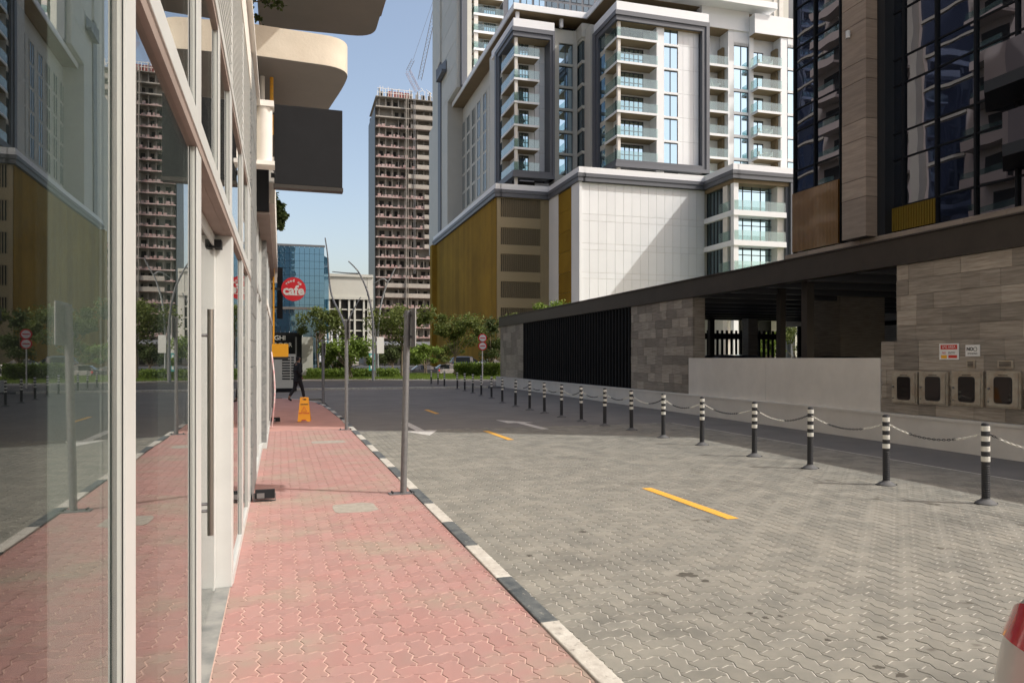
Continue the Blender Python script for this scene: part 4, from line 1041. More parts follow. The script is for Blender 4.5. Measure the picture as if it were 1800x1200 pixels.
# stone wall between opening and slatted screen
ta_, tb2 = FR.T(1218.5, sW), FR.T(1110, sW)
w3 = K.add('stone_wall', MB().box(sW + .022, sW + .4, ta_, tb2, .3, 3.44), M['stone_tile'])
tiles(K, sW + .03, ta_, tb2, .51, 3.44, parent=w3, seed=21, th=.293, tl=.5)
sl_ = FR.T(920, sW)
n = 46
for i in range(n):
    t = tb2 + (sl_ - tb2) * (i + .5) / n; K.add('slat', MB().box(sW - .04, sW + .11, t - .055, t + .055, .51, 3.44), M['black'])
K.add('screen_back', MB().box(sW + .2, sW + .22, tb2, sl_, .3, 3.5), M['black'])
w4 = K.add('stone_wall', MB().box(sW + .022, sW + .8, sl_, tE, .3, 3.44), M['stone_tile'])
tiles(K, sW + .03, sl_, tE, .51, 3.44, parent=w4, seed=31, th=.42, tl=.8)
# interior columns, rear screens seen through the opening
for (px_, s_, w_) in ((1373, 13.2, .09), (1420, 12.4, .11), (1250, 19, .12), (1327, 24, .12)):
    t = FR.T(px_, s_); K.add('steel_column', MB().box(s_ - w_, s_ + w_, t - w_, t + w_, ROADZ, 3.7), M['canopy'])
t = FR.T(1440, 16.5)
ww = K.add('stone_column', MB().box(16.5, 18.2, t - 1.0, t + .6, 0, 3.7), M['stone_tile'])
t = FR.T(1330, 21)
K.add('stone_column', MB().box(20.5, 21.0, 30.6, 31.1, 0, 3.7), M['stone_tile'])
K.add('rear_wall', MB().box(24.2, 24.6, 4, 29, 0, 3.0).box(24.2, 24.6, 4, 33, 3.2, 3.7), M['stone_tile'])
for i in range(42):
    s_ = 13.0 + i * .27; K.add('rear_slat', MB().box(s_, s_ + .10, 33.0, 33.08, 0, 3.0), M['black'])
for i in range(40): K.add('pergola_beam', MB().box(13.6, 25, 20.6 + i * .32, 20.74 + i * .32, 3.55, 3.80), M['dark_metal'])
K.add('rear_rail', MB().box(12.5, 24.2, 33.1, 33.2, 2.55, 2.85), M['black'])

# gas meter cabinets
def cabinet(px0, px1, py0, py1, label):
    s = sW - .166
    a, b = FR.at_s(px0, py0, s), FR.at_s(px1, py0, s); t0, t1 = b[1], a[1]; zt = (a[2] + b[2]) / 2
    c_, d_ = FR.at_s(px0, py1, s)[2], FR.at_s(px1, py1 + (py1 - 700) * .0, s)[2]; zb = zt - .62
    T = Thing('meter_cabinet', label, 'cabinet', (s, t0, zb), FR, group='meter cabinets on the stone wall')
    w = t1 - t0
    T.add('case', MB().box(s - .05, s, t0, t1, zb, zt), M['cabinet_steel'], bevel=.006)
    d = T.add('door', MB().box(s - .075, s - .052, t0 + .03, t1 - .03, zb + .03, zt - .03), M['cabinet_steel'], bevel=.005)
    cy, cz, hw, hh = (t0 + t1) / 2 - w * .03, (zb + zt) / 2 - .01, w * .245, (zt - zb) * .34
    o = rounded([(cy - hw, cz - hh, .06), (cy + hw, cz - hh, .06), (cy + hw, cz + hh, .06), (cy - hw, cz + hh, .06)], 0, 5)
    o2 = [(cy + (y - cy) * 1.1, cz + (z - cz) * 1.07) for y, z in o]
    T.add('gasket', MB().prism_x(o2, s - .080, s - .0755), M['rubber'], parent=d)
    T.add('window', MB().prism_x(o, s - .084, s - .0805), M['meter_glass'], parent=d)
    T.add('lock', MB().cyl((s - .10, t1 - .075, cz + .02), (s - .0755, t1 - .075, cz + .02), .019, n=12), M['galv'], parent=d)
    T.add('lock', MB().cyl((s - .088, t1 - .065, zb + .10), (s - .0755, t1 - .065, zb + .10), .012, n=10), M['galv'], parent=d)
    T.add('vent_slot', MB().box(s - .079, s - .0755, cy - .09, cy + .09, zt - .075, zt - .063), M['rubber'], parent=d)
cabinet(1571, 1615, 653, 708, 'leftmost meter cabinet, next to the cream parapet')
cabinet(1619, 1669, 652.5, 712, 'second meter cabinet from the cream parapet, left of the danger sign')
cabinet(1676, 1731, 652, 716, 'third meter cabinet from the cream parapet, under the two notices')
cabinet(1737.5, 1798, 652, 720, 'rightmost and nearest meter cabinet, under the right vent')
cabinet(1808, 1878, 651, 724, 'meter cabinet just beyond the right edge of the photo')
def notice(px0, px1, py0, py1, label, nm):
    s = sW - .166; a, b = FR.at_s(px0, py0, s), FR.at_s(px1, py1, s); t0, t1, zt, zb = b[1], a[1], a[2], b[2]
    T = Thing('notice_sign', label, 'sign', (s, (t0 + t1) / 2, (zb + zt) / 2), FR)
    T.add('plate', MB().box(s - .012, s, t0, t1, zb, zt), M['white'])
    return T, t1 - t0, zt - zb
rotn = (pi / 2, 0, -pi / 2)
T, w, h = notice(1652, 1686, 604, 632, 'white and red danger notice with LPG AREA header above the meter cabinets', 0)
def strip(T, y0, y1, z0, z1, m, nm='printed_block'):
    T.add(nm, MB().box(T.org[0] - .014, T.org[0] - .0125, T.org[1] + y0, T.org[1] + y1, T.org[2] + z0, T.org[2] + z1), M[m])
strip(T, -w * .43, w * .43, h * .14, h * .42, 'redprint')
text('LPG AREA', h * .22, T.o, M['white'], (-.017, 0, h * .28), rotn, extr=.0008)
text('NO', h * .18, T.o, M['redprint'], (-.015, w * .24, -h * .08), rotn, extr=.0008)
text('ENTRY', h * .17, T.o, M['blackprint'], (-.015, -w * .16, -h * .08), rotn, extr=.0008)
strip(T, w * .10, w * .40, -h * .42, -h * .22, 'orange_sign'); strip(T, -w * .42, w * .02, -h * .40, -h * .22, 'redprint')
T, w, h = notice(1698, 1723, 606, 626, 'small white NO SMOKING notice right of the red and white one', 0)
text('NO', h * .42, T.o, M['blackprint'], (-.014, w * .18, h * .12), rotn, extr=.0008, font_bold=.003)
T.add('prohibition_ring', MB().tube([(T.org[0] - .014, T.org[1] - w * .2 + h * .17 * cos(i * pi / 8), T.org[2] + h * .12 + h * .17 * sin(i * pi / 8)) for i in range(17)], .004, 5), M['blackprint'])
text('SMOKING', h * .22, T.o, M['blackprint'], (-.014, 0, -h * .27), rotn, extr=.0008)
for px0, px1, lb in ((1700, 1715, 'small louvred wall vent above the third meter cabinet'), (1755, 1782, 'louvred wall vent above the nearest meter cabinet')):
    s = sW - .166; a, b = FR.at_s(px0, 633, s), FR.at_s(px1, 647, s); t0, t1, zt, zb = b[1], a[1], a[2], b[2]
    T = Thing('wall_vent', lb, 'vent', (s, t0, zb), FR)
    T.add('vent_frame', MB().box(s - .02, s, t0, t1, zb, zt), M['cabinet_steel'])
    for k in range(4):
        z = zb + .02 + (zt - zb - .04) * k / 4; T.add('louvre', MB().box(s - .026, s - .0205, t0 + .03, t1 - .03, z + .004, z + .016), M['rubber'])

# a white table with two chairs on some of the balconies of the apartment complex
def balcony_set(s, t, z, label):
    T = Thing('balcony_table', label, 'table', (s, t, z), FM, group='tables on the balconies')
    T.add('table_top', MB().cyl((s, t, z + .70), (s, t, z + .74), .38, n=14), M['white_paint'])
    T.add('leg', MB().cyl((s, t, z), (s, t, z + .70), .05, n=8), M['white_paint'])
    T.add('foot', MB().cyl((s, t, z), (s, t, z + .03), .24, n=12), M['white_paint'])
    for sg in (-1, 1):
        c = s + sg * .75
        C_ = Thing('balcony_chair', 'white chair ' + ('left' if sg < 0 else 'right') + ' of the ' + label, 'chair', (c, t, z), FM, group='chairs on the balconies')
        C_.add('seat', MB().box(c - .24, c + .24, t - .24, t + .24, z + .42, z + .46), M['white_paint'])
        C_.add('backrest', MB().box(c + sg * .22, c + sg * .26, t - .24, t + .24, z + .46, z + .88), M['white_paint'])
        for a in (-.2, .2):
            for b in (-.2, .2): C_.add('leg', MB().box(c + a - .02, c + a + .02, t + b - .02, t + b + .02, z, z + .42), M['white_paint'])
s_ = FM.S(1345, 83.4)
for k, nm in ((1, 'second lowest'), (2, 'third lowest'), (5, 'topmost')): balcony_set(s_, 83.4, 24.6 + 3 * k, nm + ' projecting balcony on the right')
balcony_set(FM.S(1262, tQ + .9), tQ + .9, 24.6 + 3 * 4, 'recessed balcony beside the dark frame')

# ------------------------------------------------------------ bollards and chains
def make_bollard(label):
    T = Thing('bollard', label, 'bollard', (0, 0, 0), group='striped bollards along the driveway')
    prof = [(.043, .045)]
    z = .06
    while z < .45:
        prof += [(.045, z), (.045, z + .012), (.0415, z + .016), (.0415, z + .022)]; z += .026
    prof += [(.0445, .47), (.0445, .90), (.038, .92), (.02, .928)]
    T.add('post', MB().lathe(prof, n=18), M['rubber'], smooth=True)
    T.add('base', MB().lathe([(.115, .0), (.112, .012), (.085, .035), (.055, .05), (.048, .062)], n=22), M['foot_grey'], smooth=True)
    for i in range(4): T.add('white_band', MB().lathe([(.0440, .485 + i * .116), (.0465, .487 + i * .116), (.0465, .543 + i * .116), (.0440, .545 + i * .116)], n=18), M['band'], smooth=True)
    T.add('foot_plate', MB().box(-.13, .13, -.035, .035, 0, .014), M['dark_metal'])
    return T
base_px = [(1733, 885), (1558, 852), (1424, 823), (1326, 802), (1234, 782), (1166, 769), (1110, 756), (1063, 748), (1022, 740.5), (987, 733), (957, 726), (931, 720.5), (906, 714.5), (883, 708), (864, 700), (846, 695.5), (831, 691), (817, 687), (804, 684), (781, 680.5), (770, 677), (758, 675.5)]
bl = []; proto = None
ordn = ['first', 'second', 'third', 'fourth', 'fifth', 'sixth', 'seventh', 'eighth', 'ninth', 'tenth', 'eleventh', 'twelfth', 'thirteenth']
xs = [F0.gr(a, b, ROADZ)[:2] for a, b in base_px]
pos = [(7.42, xs[i][1]) if i < 9 else xs[i] for i in range(len(xs))]
pos = [(xs[i][0], xs[i][1]) for i in range(len(xs))]
pos.insert(0, (2 * pos[0][0] - pos[1][0], 2 * pos[0][1] - pos[1][1]))
for i, (x, y) in enumerate(pos):
    lb = 'striped bollard nearest the camera but outside the right edge' if i == 0 else (
        'striped bollard, ' + ordn[i - 1] + ' in the chained row from the nearest one in view' if i <= 13 else
        'far striped bollard without chains, ' + ordn[i - 14] + ' past the chained row')
    if proto is None: proto = make_bollard(lb); proto.o.location = (x, y, ROADZ); T_ = proto.o
    else: T_ = dup(proto.o, (x, y, ROADZ), random.uniform(-.3, .3), lb)
    T_.rotation_euler = (random.uniform(-.012, .012), random.uniform(-.012, .012), random.uniform(-.3, .3))
def chain(a, b, idx, label, sag=.13, links=True):
    ha = .80 + ROADZ; mb = MB(); mw = MB()
    A_, B_ = Vector((a[0], a[1], ha)), Vector((b[0], b[1], ha)); D = (B_ - A_); L = D.length; A_ += D / L * .045; B_ -= D / L * .045
    n = int(L * 1.02 / .036)
    P = lambda t: A_.lerp(B_, t) + Vector((0, 0, -4 * sag * t * (1 - t)))
    white = [(.0, .26), (.76, 1.0)] if idx % 3 else [(.42, .92)]
    for k in range(n):
        t0, t1 = k / n, (k + 1) / n; c = (P(t0) + P(t1)) / 2; d = (P(t1) - P(t0)).normalized()
        side = d.cross(Vector((0, 0, 1))).normalized(); up = side.cross(d)
        s_ = side if k % 2 else up
        ring = []
        for q_ in range(7):
            an = 2 * pi * q_ / 6; ring.append(c + d * cos(an) * .025 + s_ * sin(an) * .0115)
        tgt = mw if any(w0 <= t0 < w1 for w0, w1 in white) else mb
        tgt.tube(ring, .0042, 4, caps=False)
    T = Thing('chain', label, 'chain', (a[0], a[1], ha), group='chains between the bollards')
    T.add('dark_links', mb, M['dark_metal'], smooth=True); T.add('white_links', mw, M['band'], smooth=True)
for i in range(13):
    chain(pos[i], pos[i + 1], i, 'sagging chain ' + (('between the %s and %s bollard from the right edge' % (ordn[i - 1], ordn[i])) if i > 0 else 'running off the right edge of the photo from the nearest bollard'))

# ------------------------------------------------------------ sign poles on the pavement edge
def sign_pole(px, py, top, label, lean=0, r=.038):
    x, y, _ = F0.gr(px, py); d = H * F / (py - HY); zt = H + (HY - top) / F * d
    T = Thing('sign_pole', label, 'sign pole', (x, y, 0), group='parking sign poles along the kerb')
    T.add('pole', MB().cyl((x, y, .01), (x + lean, y, zt), r, n=18), M['galv'], smooth=True)
    T.add('base_plate', MB().box(x - .17, x + .13, y - .07, y + .07, 0, .012), M['galv'])
    T.add('bolt', MB().cyl((x - .13, y - .04, .01), (x - .13, y - .04, .035), .011, n=8).cyl((x - .13, y + .04, .01), (x - .13, y + .04, .03), .011, n=8).cyl((x + .09, y - .04, .01), (x + .09, y - .04, .03), .011, n=8).cyl((x + .09, y + .04, .01), (x + .09, y + .04, .03), .011, n=8), M['dark_metal'])
    sp_ = T.add('sign_plate', MB().box(x + lean + r + .018, x + lean + r + .022, y - .23, y + .23, zt - .42, zt + .02), M['white_paint'])
    T.add('sign_back', MB().box(x + lean + r + .010, x + lean + r + .017, y - .235, y + .235, zt - .425, zt + .025), M['galv'], parent=sp_)
    T.add('clamp', MB().box(x + lean - r - .014, x + lean + r + .01, y - .012, y + .012, zt - .07, zt - .04).box(x + lean - r - .014, x + lean + r + .01, y - .012, y + .012, zt - .32, zt - .29).cyl((x + lean * .97, y, zt - .055), (x + lean * .97, y, zt - .04), r + .006, n=16).cyl((x + lean * .9, y, zt - .32), (x + lean * .9, y, zt - .30), r + .006, n=16), M['galv'])
sign_pole(709, 867, 546, 'nearest grey sign pole at the kerb, sign seen edge on', lean=.05)
sign_pole(609, 755, 562, 'second grey sign pole, at the kerb where the sunlight ends')
sign_pole(568, 710, 602, 'farthest dark sign pole standing in shade near the corner', r=.05)

# ------------------------------------------------------------ wet floor sign
x, y, _ = F0.gr(535, 741)
T = Thing('wet_floor_sign', 'orange folding wet floor sign on the pink pavement', 'floor sign', (x, y, 0), rot=radians(-6))
def panel(sgn):
    h = .60; dy0, dy1 = .15 * sgn, .02 * sgn
    P = lambda u, v: (u * (.155 - .055 * v), dy0 + (dy1 - dy0) * v, .015 + v * h)
    mb = MB(); nrm = Vector((0, 1, .22)).normalized() * .012 * (-sgn)
    quads = [((-1, 0), (-.45, 0), (-.45, 1), (-1, 1)), ((.45, 0), (1, 0), (1, 1), (.45, 1)), ((-.45, .05), (.45, .05), (.45, .88), (-.45, .88)), ((-.45, .94), (.45, .94), (.45, 1), (-.45, 1))]
    for qd in quads:
        a = [Vector(P(*w)) for w in qd]; b = [v + nrm for v in a]
        mb.poly(a); mb.poly(b[::-1])
        for i in range(4): mb.poly([a[i], b[i], b[(i + 1) % 4], a[(i + 1) % 4]])
    return mb
T.add('front_panel', panel(-1), M['orange'], local=True); T.add('rear_panel', panel(1), M['orange'], local=True)
ang = (radians(90 - 12), 0, 0)
text('CAUTION', .040, T.o, M['blackprint'], (0, -.062, .44), ang, extr=.001, font_bold=.002)
text('WET FLOOR', .045, T.o, M['redprint'], (0, -.109, .22), ang, extr=.001, font_bold=.002)
text('!', .06, T.o, M['redprint'], (0, -.088, .315), ang, extr=.001)
tri = MB()
pA = [(-.065, -.100, .262), (.065, -.100, .262), (0, -.072, .385)]
for i in range(3): tri.tube([pA[i], pA[(i + 1) % 3]], .005, 5)
T.add('warning_triangle', tri, M['redprint'], local=True)
T.add('label_strip', MB().box(-.05, .05, -.152, -.144, .045, .065), M['redprint'], local=True)

# ------------------------------------------------------------ person
def skin_mesh(name, joints, bones, m, parent, sub=2):
    me = bpy.data.meshes.new(name); me.from_pydata([j[0] for j in joints], bones, []); me.materials.append(m)
    o = link(name, me, parent); sk = o.modifiers.new('skin', 'SKIN'); sk.use_smooth_shade = True
    for v, j in zip(me.skin_vertices[0].data if me.skin_vertices else [], joints): v.radius = j[1] if isinstance(j[1], tuple) else (j[1], j[1])
    return o, me
def add_skin(name, joints, bones, m, parent, sub=1):
    me = bpy.data.meshes.new(name); me.from_pydata([j[0] for j in joints], bones, [])
    o = bpy.data.objects.new(name, me); COL.objects.link(o)
    bm = bmesh.new(); bm.from_mesh(me); lay = bm.verts.layers.skin.verify(); bm.verts.ensure_lookup_table()
    for v, j in zip(bm.verts, joints):
        r = j[1] if isinstance(j[1], tuple) else (j[1], j[1]); v[lay].radius = r; v[lay].use_root = (v.index == 0)
    bm.to_mesh(me); bm.free()
    s = o.modifiers.new('skin', 'SKIN'); s.use_smooth_shade = True
    b = o.modifiers.new('sub', 'SUBSURF'); b.levels = sub; b.render_levels = sub
    dg = bpy.context.evaluated_depsgraph_get(); me2 = bpy.data.meshes.new_from_object(o.evaluated_get(dg)); bpy.data.objects.remove(o)
    me2.materials.clear(); me2.materials.append(m); me2.shade_smooth()
    return link(name, me2, parent)
px_, py_, _ = F0.gr(523, 705)
P_ = Thing('person', 'person in black clothes walking away past the corner with a grey bag', 'person', (px_, py_, 0), rot=radians(-62))
# local +Y is the walking direction, height 1.68 m
J = [((0, 0, .92), (.13, .10)), ((0, .01, 1.10), (.12, .09)), ((0, .02, 1.30), (.16, .105)), ((0, .02, 1.40), (.10, .07)), ((0, .03, 1.47), .05), ((0, .045, 1.55), (.072, .085)), ((0, .05, 1.63), (.06, .07)),
     ((.09, 0, .88), .085), ((.10, .14, .48), .058), ((.10, .22, .10), .042), ((.10, .33, .04), .035),
     ((-.09, 0, .88), .085), ((-.10, -.06, .48), .058), ((-.10, -.30, .14), .042), ((-.10, -.25, .04), .035),
     ((.19, .02, 1.36), .055), ((.23, -.06, 1.10), .042), ((.22, .06, .88), .030), ((.22, .10, .80), .028),
     ((-.19, .02, 1.36), .055), ((-.23, .04, 1.10), .042), ((-.22, .16, .90), .030), ((-.22, .20, .83), .028)]
E = [(0, 1), (1, 2), (2, 3), (3, 4), (4, 5), (5, 6), (0, 7), (7, 8), (8, 9), (9, 10), (0, 11), (11, 12), (12, 13), (13, 14), (2, 15), (15, 16), (16, 17), (17, 18), (2, 19), (19, 20), (20, 21), (21, 22)]
add_skin('body', J, E, M['skin'], P_.o, 2)
add_skin('coat', [((0, 0, .98), (.165, .13)), ((0, .0, .80), (.19, .16)), ((0, .01, .66), (.20, .17)), ((0, .01, 1.12), (.145, .115)), ((0, .02, 1.32), (.175, .12)), ((0, .03, 1.44), (.075, .07)),
                  ((.20, .02, 1.36), .068), ((.235, -.06, 1.10), .056), ((.225, .05, .90), .044), ((-.20, .02, 1.36), .068), ((-.235, .04, 1.10), .056), ((-.225, .15, .92), .044)],
         [(0, 1), (1, 2), (0, 3), (3, 4), (4, 5), (4, 6), (6, 7), (7, 8), (4, 9), (9, 10), (10, 11)], M['cloth_black'], P_.o, 2)
add_skin('trousers', [((0, 0, .90), (.14, .11)), ((.09, .02, .80), .096), ((.10, .14, .48), .070), ((.10, .21, .14), .056), ((-.09, -.01, .80), .096), ((-.10, -.06, .48), .070), ((-.10, -.28, .18), .056)],
         [(0, 1), (1, 2), (2, 3), (0, 4), (4, 5), (5, 6)], M['cloth_black'], P_.o, 2)
add_skin('shoe', [((.10, .20, .07), (.045, .045)), ((.10, .30, .045), (.045, .04)), ((.10, .37, .035), (.035, .03))], [(0, 1), (1, 2)], M['black'], P_.o, 1)
add_skin('shoe', [((-.10, -.31, .12), (.045, .045)), ((-.10, -.23, .055), (.045, .04)), ((-.10, -.17, .035), (.035, .03))], [(0, 1), (1, 2)], M['black'], P_.o, 1)
add_skin('hair', [((0, .03, 1.64), (.078, .09)), ((0, .0, 1.58), (.08, .07)), ((0, -.015, 1.48), (.065, .05))], [(0, 1), (1, 2)], M['cloth_black'], P_.o, 2)
bg_ = MB().prism(rounded([(-.31, -.02, .04), (-.25, -.02, .02), (-.25, .30, .02), (-.31, .30, .04)], 0), .55, .83)
ob = link('bag', bg_.mesh('bag', M['cloth_grey'])); ob.location = P_.o.location; ob.rotation_euler = P_.o.rotation_euler
props(ob, 'grey bag hanging from the hand of the person in black', 'bag')

# ------------------------------------------------------------ cars
def make_car(name, label, paint, L=4.5, Wd=1.8, Hh=1.45, loc=(0, 0, 0), rot=0., cat='car', fr=None, suv=False, group=None):
    """nose towards local -Y, tail at +Y; origin at the middle of the car on the ground"""
    T = Thing(name, label, cat, loc, fr, rot, group=group)
    hb = .92 if suv else .84         # belt height
    gc = .20
    st_ = [  # y, half width factor, belt z, roof z, top half width factor, kind(0 body 1 cabin)
        (-.500, .62, .52, .54, .50), (-.492, .80, .62, .66, .66), (-.465, .93, .68, .73, .78), (-.38, .985, .74, .80, .84), (-.25, 1.0, .80, .88, .86), (-.17, 1.0, .84, .93, .86),
        (-.03, 1.0, .86, 1.38, .66), (.04, 1.0, .87, 1.44, .67), (.15, 1.0, .88, 1.45, .68), (.27, .995, .90, 1.40 if not suv else 1.45, .66), (.345, .99, .92, 1.26 if not suv else 1.43, .64),
        (.435, .975, .95, 1.01 if not suv else 1.30, .70), (.472, .93, .95, .99 if not suv else 1.10, .74), (.490, .84, .90, .93, .70), (.500, .70, .80, .82, .56)]
    hs = Hh / 1.45; rows = []
    for (yy, wf, zb, zr, tf) in st_:
        w = Wd / 2; y = yy * L; zb *= hs if suv else 1; zr *= hs; zb = min(zb, zr - .03)
        rows.append([(w * wf * .90, y, gc), (w * wf * .985, y, gc + .10), (w * wf, y, .5), (w * wf * .985, y, (.5 + zb) / 2 + .05), (w * wf * .945, y, zb), (w * tf * 1.04, y, zr - .06 * (zr - zb) / .5), (w * tf * .90, y, zr - .012), (w * tf * .45, y, zr + .008), (0, y, zr + .012)])
    body = MB(); glass = MB(); n = len(rows[0])
    def quad(tgt, i, j, sgn):
        a, b, c, d = rows[i][j], rows[i + 1][j], rows[i + 1][j + 1], rows[i][j + 1]
        pts = [(p[0] * sgn, p[1], p[2]) for p in (a, b, c, d)]
        tgt.poly(pts if sgn > 0 else pts[::-1])
    for i in range(len(rows) - 1):
        for j in range(n - 1):
            side_win = j == 4 and 5 <= i <= 10; screen = j >= 5 and i == 5; rear = j >= 5 and i in (9, 10) and not suv or (suv and j >= 5 and i == 11)
            tgt = glass if (side_win or screen or rear) else body
            for sgn in (1, -1): quad(tgt, i, j, sgn)
    for i, rev in ((0, False), (len(rows) - 1, True)):
        ring = [p for p in rows[i]] + [(-p[0], p[1], p[2]) for p in reversed(rows[i][:-1])]
        body.poly(ring if rev else ring[::-1])
    body.poly([(p[0] if True else 0, p[1], p[2]) for p in [rows[0][0], rows[-1][0]]] + [(-rows[-1][0][0], rows[-1][0][1], gc), (-rows[0][0][0], rows[0][0][1], gc)])
    o = T.add('body', body, M[paint], local=True, smooth=True); T.add('window', glass, M['car_glass'], local=True, smooth=True)
    for sgn in (1, -1):
        for yy in (-.31, .30):
            wx = sgn * (Wd / 2 - .10)
            prof = [(.20, -.11), (.30, -.11), (.325, -.08), (.325, .08), (.30, .11), (.20, .11)]
            mb = MB(); k = 0
            mb.cyl((wx - .10, yy * L, .33), (wx + .115, yy * L, .33), .33, n=24)
            wl = T.add('wheel', mb, M['tyre'], local=True, smooth=True)
            T.add('rim', MB().cyl((wx + sgn * .1151 - .004, yy * L, .33), (wx + sgn * .1151 + .006, yy * L, .33), .215, n=20), M['rim'], parent=wl, local=True, smooth=True)
        zt = .93 if not suv else 1.0
        # tail lamp wraps round the corner
        T.add('tail_light', MB().prism(rounded([(sgn * (Wd / 2 * .995 + .004), .455 * L), (sgn * (Wd / 2 * .95 + .012), .476 * L), (sgn * (Wd / 2 * .86), .4945 * L), (sgn * (Wd / 2 * .60), .499 * L), (sgn * (Wd / 2 * .60), .46 * L), (sgn * (Wd / 2 * .80), .44 * L)], 0)[::sgn], .72, .875), M['taillight'], local=True, smooth=True)
        T.add('headlight', MB().prism([(sgn * (Wd / 2 * .97), -.44 * L), (sgn * (Wd / 2 * .86), -.488 * L), (sgn * (Wd / 2 * .50), -.497 * L), (sgn * (Wd / 2 * .55), -.44 * L)][::-sgn], .56, .66), M['headlight'], local=True)
        T.add('mirror', MB().box(sgn * (Wd / 2 - .02), sgn * (Wd / 2 + .16), -.12 * L, -.12 * L + .10, .92, 1.05), M[paint], local=True, bevel=.02)
        T.add('door_handle', MB().box(sgn * (Wd / 2 - .01), sgn * (Wd / 2 + .02), .10 * L, .10 * L + .16, .80, .825), M['rim'], local=True)
    T.add('number_plate', MB().box(-.26, .26, .5 * L - .005, .5 * L + .008, .50, .62), M['white'], local=True)
    T.add('bumper_strip', MB().box(-.55, .55, .5 * L - .02, .5 * L + .012, .28, .36), M['rubber'], local=True)
    return T
# silver car parked at the kerb right of the camera: only its tail corner is in view
def near_car():
    T = Thing('parked_car', 'silver car at the lower right edge, only its red tail light corner in view', 'car', (2.775, -.51, ROADZ))
    L, Wd = 4.5, 1.82
    # denser body: rows along y, section points outside in
    st_ = [(-.500, .62, .52, .54, .50), (-.485, .84, .64, .68, .70), (-.44, .955, .70, .76, .80), (-.36, .99, .75, .82, .84), (-.25, 1.0, .80, .88, .86), (-.17, 1.0, .84, .93, .86),
           (-.03, 1.0, .88, 1.40, .66), (.04, 1.0, .90, 1.46, .67), (.15, 1.0, .92, 1.47, .68), (.25, 1.0, .95, 1.43, .67), (.31, .995, .97, 1.33, .66),
           (.375, .985, 1.0, 1.10, .70), (.42, .965, 1.0, 1.05, .76), (.450, .93, .99, 1.04, .76), (.472, .88, .97, 1.01, .74), (.486, .82, .93, .97, .68), (.495, .74, .86, .89, .58), (.500, .60, .76, .78, .45)]
    rows = []
    for (yy, wf, zb, zr, tf) in st_:
        w = Wd / 2; y = yy * L; bul = .012 if yy > .4 else 0
        rows.append([(w * wf * .90, y - .10 * (yy > .44), .22), (w * wf * .97, y - .03 * (yy > .44), .32), (w * wf * 1.0, y, .46), (w * wf * 1.003, y + bul, .60), (w * wf * .995, y + bul * .5, .74), (w * wf * .975, y - bul, .86 if zb > .9 else (.6 + zb) / 2 + .08), (w * wf * .935, y - bul * 2, zb),
                     (w * tf * 1.04, y - bul * 2, zr - .06 * (zr - zb) / .5), (w * tf * .90, y - bul * 2, zr - .012), (w * tf * .45, y - bul * 2, zr + .008), (0, y - bul * 2, zr + .012)])
    body = MB(); glass = MB(); lamps = {1: MB(), -1: MB()}; n = len(rows[0])
    for i in range(len(rows) - 1):
        for j in range(n - 1):
            side_win = j == 6 and 5 <= i <= 10; screen = j >= 7 and i == 5; rear = j >= 7 and i in (9, 10)
            tgt = glass if (side_win or screen or rear) else body
            for sgn in (1, -1):
                if j == 5 and 12 <= i <= 16: tgt = lamps[sgn]
                pts = [(p[0] * sgn, p[1], p[2]) for p in (rows[i][j], rows[i + 1][j], rows[i + 1][j + 1], rows[i][j + 1])]
                tgt.poly(pts if sgn > 0 else pts[::-1])
    for i, rev in ((0, False), (len(rows) - 1, True)):
        ring = list(rows[i]) + [(-p[0], p[1], p[2]) for p in reversed(rows[i][:-1])]; body.poly(ring if rev else ring[::-1])
    def fin(name, mb, m, off=0., smooth=True):
        me = mb.mesh(name, m); bm = bmesh.new(); bm.from_mesh(me); bmesh.ops.remove_doubles(bm, verts=bm.verts, dist=.0005)
        if off:
            bm.normal_update()
            for v in bm.verts: v.co += v.normal * off
        bm.to_mesh(me); bm.free(); me.shade_smooth(); o = link(name, me, T.o)
        b = o.modifiers.new('sub', 'SUBSURF'); b.levels = 2; b.render_levels = 2; return o
    fin('body', body, M['car_silver']); fin('window', glass, M['car_glass']); fin('tail_light', lamps[1], M['taillight'], .006); fin('tail_light', lamps[-1], M['taillight'], .006)
    T.add('lamp_backing', MB().box(-Wd / 2 * .80, Wd / 2 * .80, .40 * L, .47 * L, .70, .95), M['black'], local=True)
    for sgn in (1, -1):
        for yy in (-.31, .28):
            wx = sgn * (Wd / 2 - .12)
            wl = T.add('wheel', MB().cyl((wx - .10, yy * L, .33), (wx + .115, yy * L, .33), .33, n=28), M['tyre'], local=True, smooth=True)
            T.add('rim', MB().cyl((wx + sgn * .11, yy * L, .33), (wx + sgn * .125, yy * L, .33), .215, n=20), M['rim'], parent=wl, local=True, smooth=True)
    T.add('number_plate', MB().box(-.26, .26, .5 * L - .005, .5 * L + .008, .50, .62), M['white'], local=True)
    T.add('rear_bumper', MB().box(-.70, .70, .5 * L - .10, .5 * L - .005, .24, .34), M['rubber'], local=True)
near_car()
def on_road(px, py, z, d): return F0.at_d(px, py, d)
x, y, _ = F0.at_d(776, 650, 80); make_car('parked_car', 'silver grey saloon car beyond the lawn with red tail light at its right end', 'car_silver', 4.6, 1.8, 1.40, (x, y, -.45), rot=radians(-88))
x, y, _ = F0.at_d(826, 640, 84); make_car('parked_car', 'blue grey tall car behind the hedge near the gold podium', 'car_blue', 4.8, 1.85, 1.75, (x, y, .05), rot=radians(92), suv=True)
x, y, _ = F0.at_d(735, 650, 78); make_car('parked_car', 'dark low car beyond the lawn left of the silver saloon', 'car_dark', 4.4, 1.8, 1.38, (x, y, -.5), rot=radians(-90))
x, y, _ = F0.at_d(868, 640, 88); make_car('parked_car', 'pale car partly hidden behind the stone end wall and hedge', 'car_silver', 4.6, 1.8, 1.45, (x, y, .05), rot=radians(90))
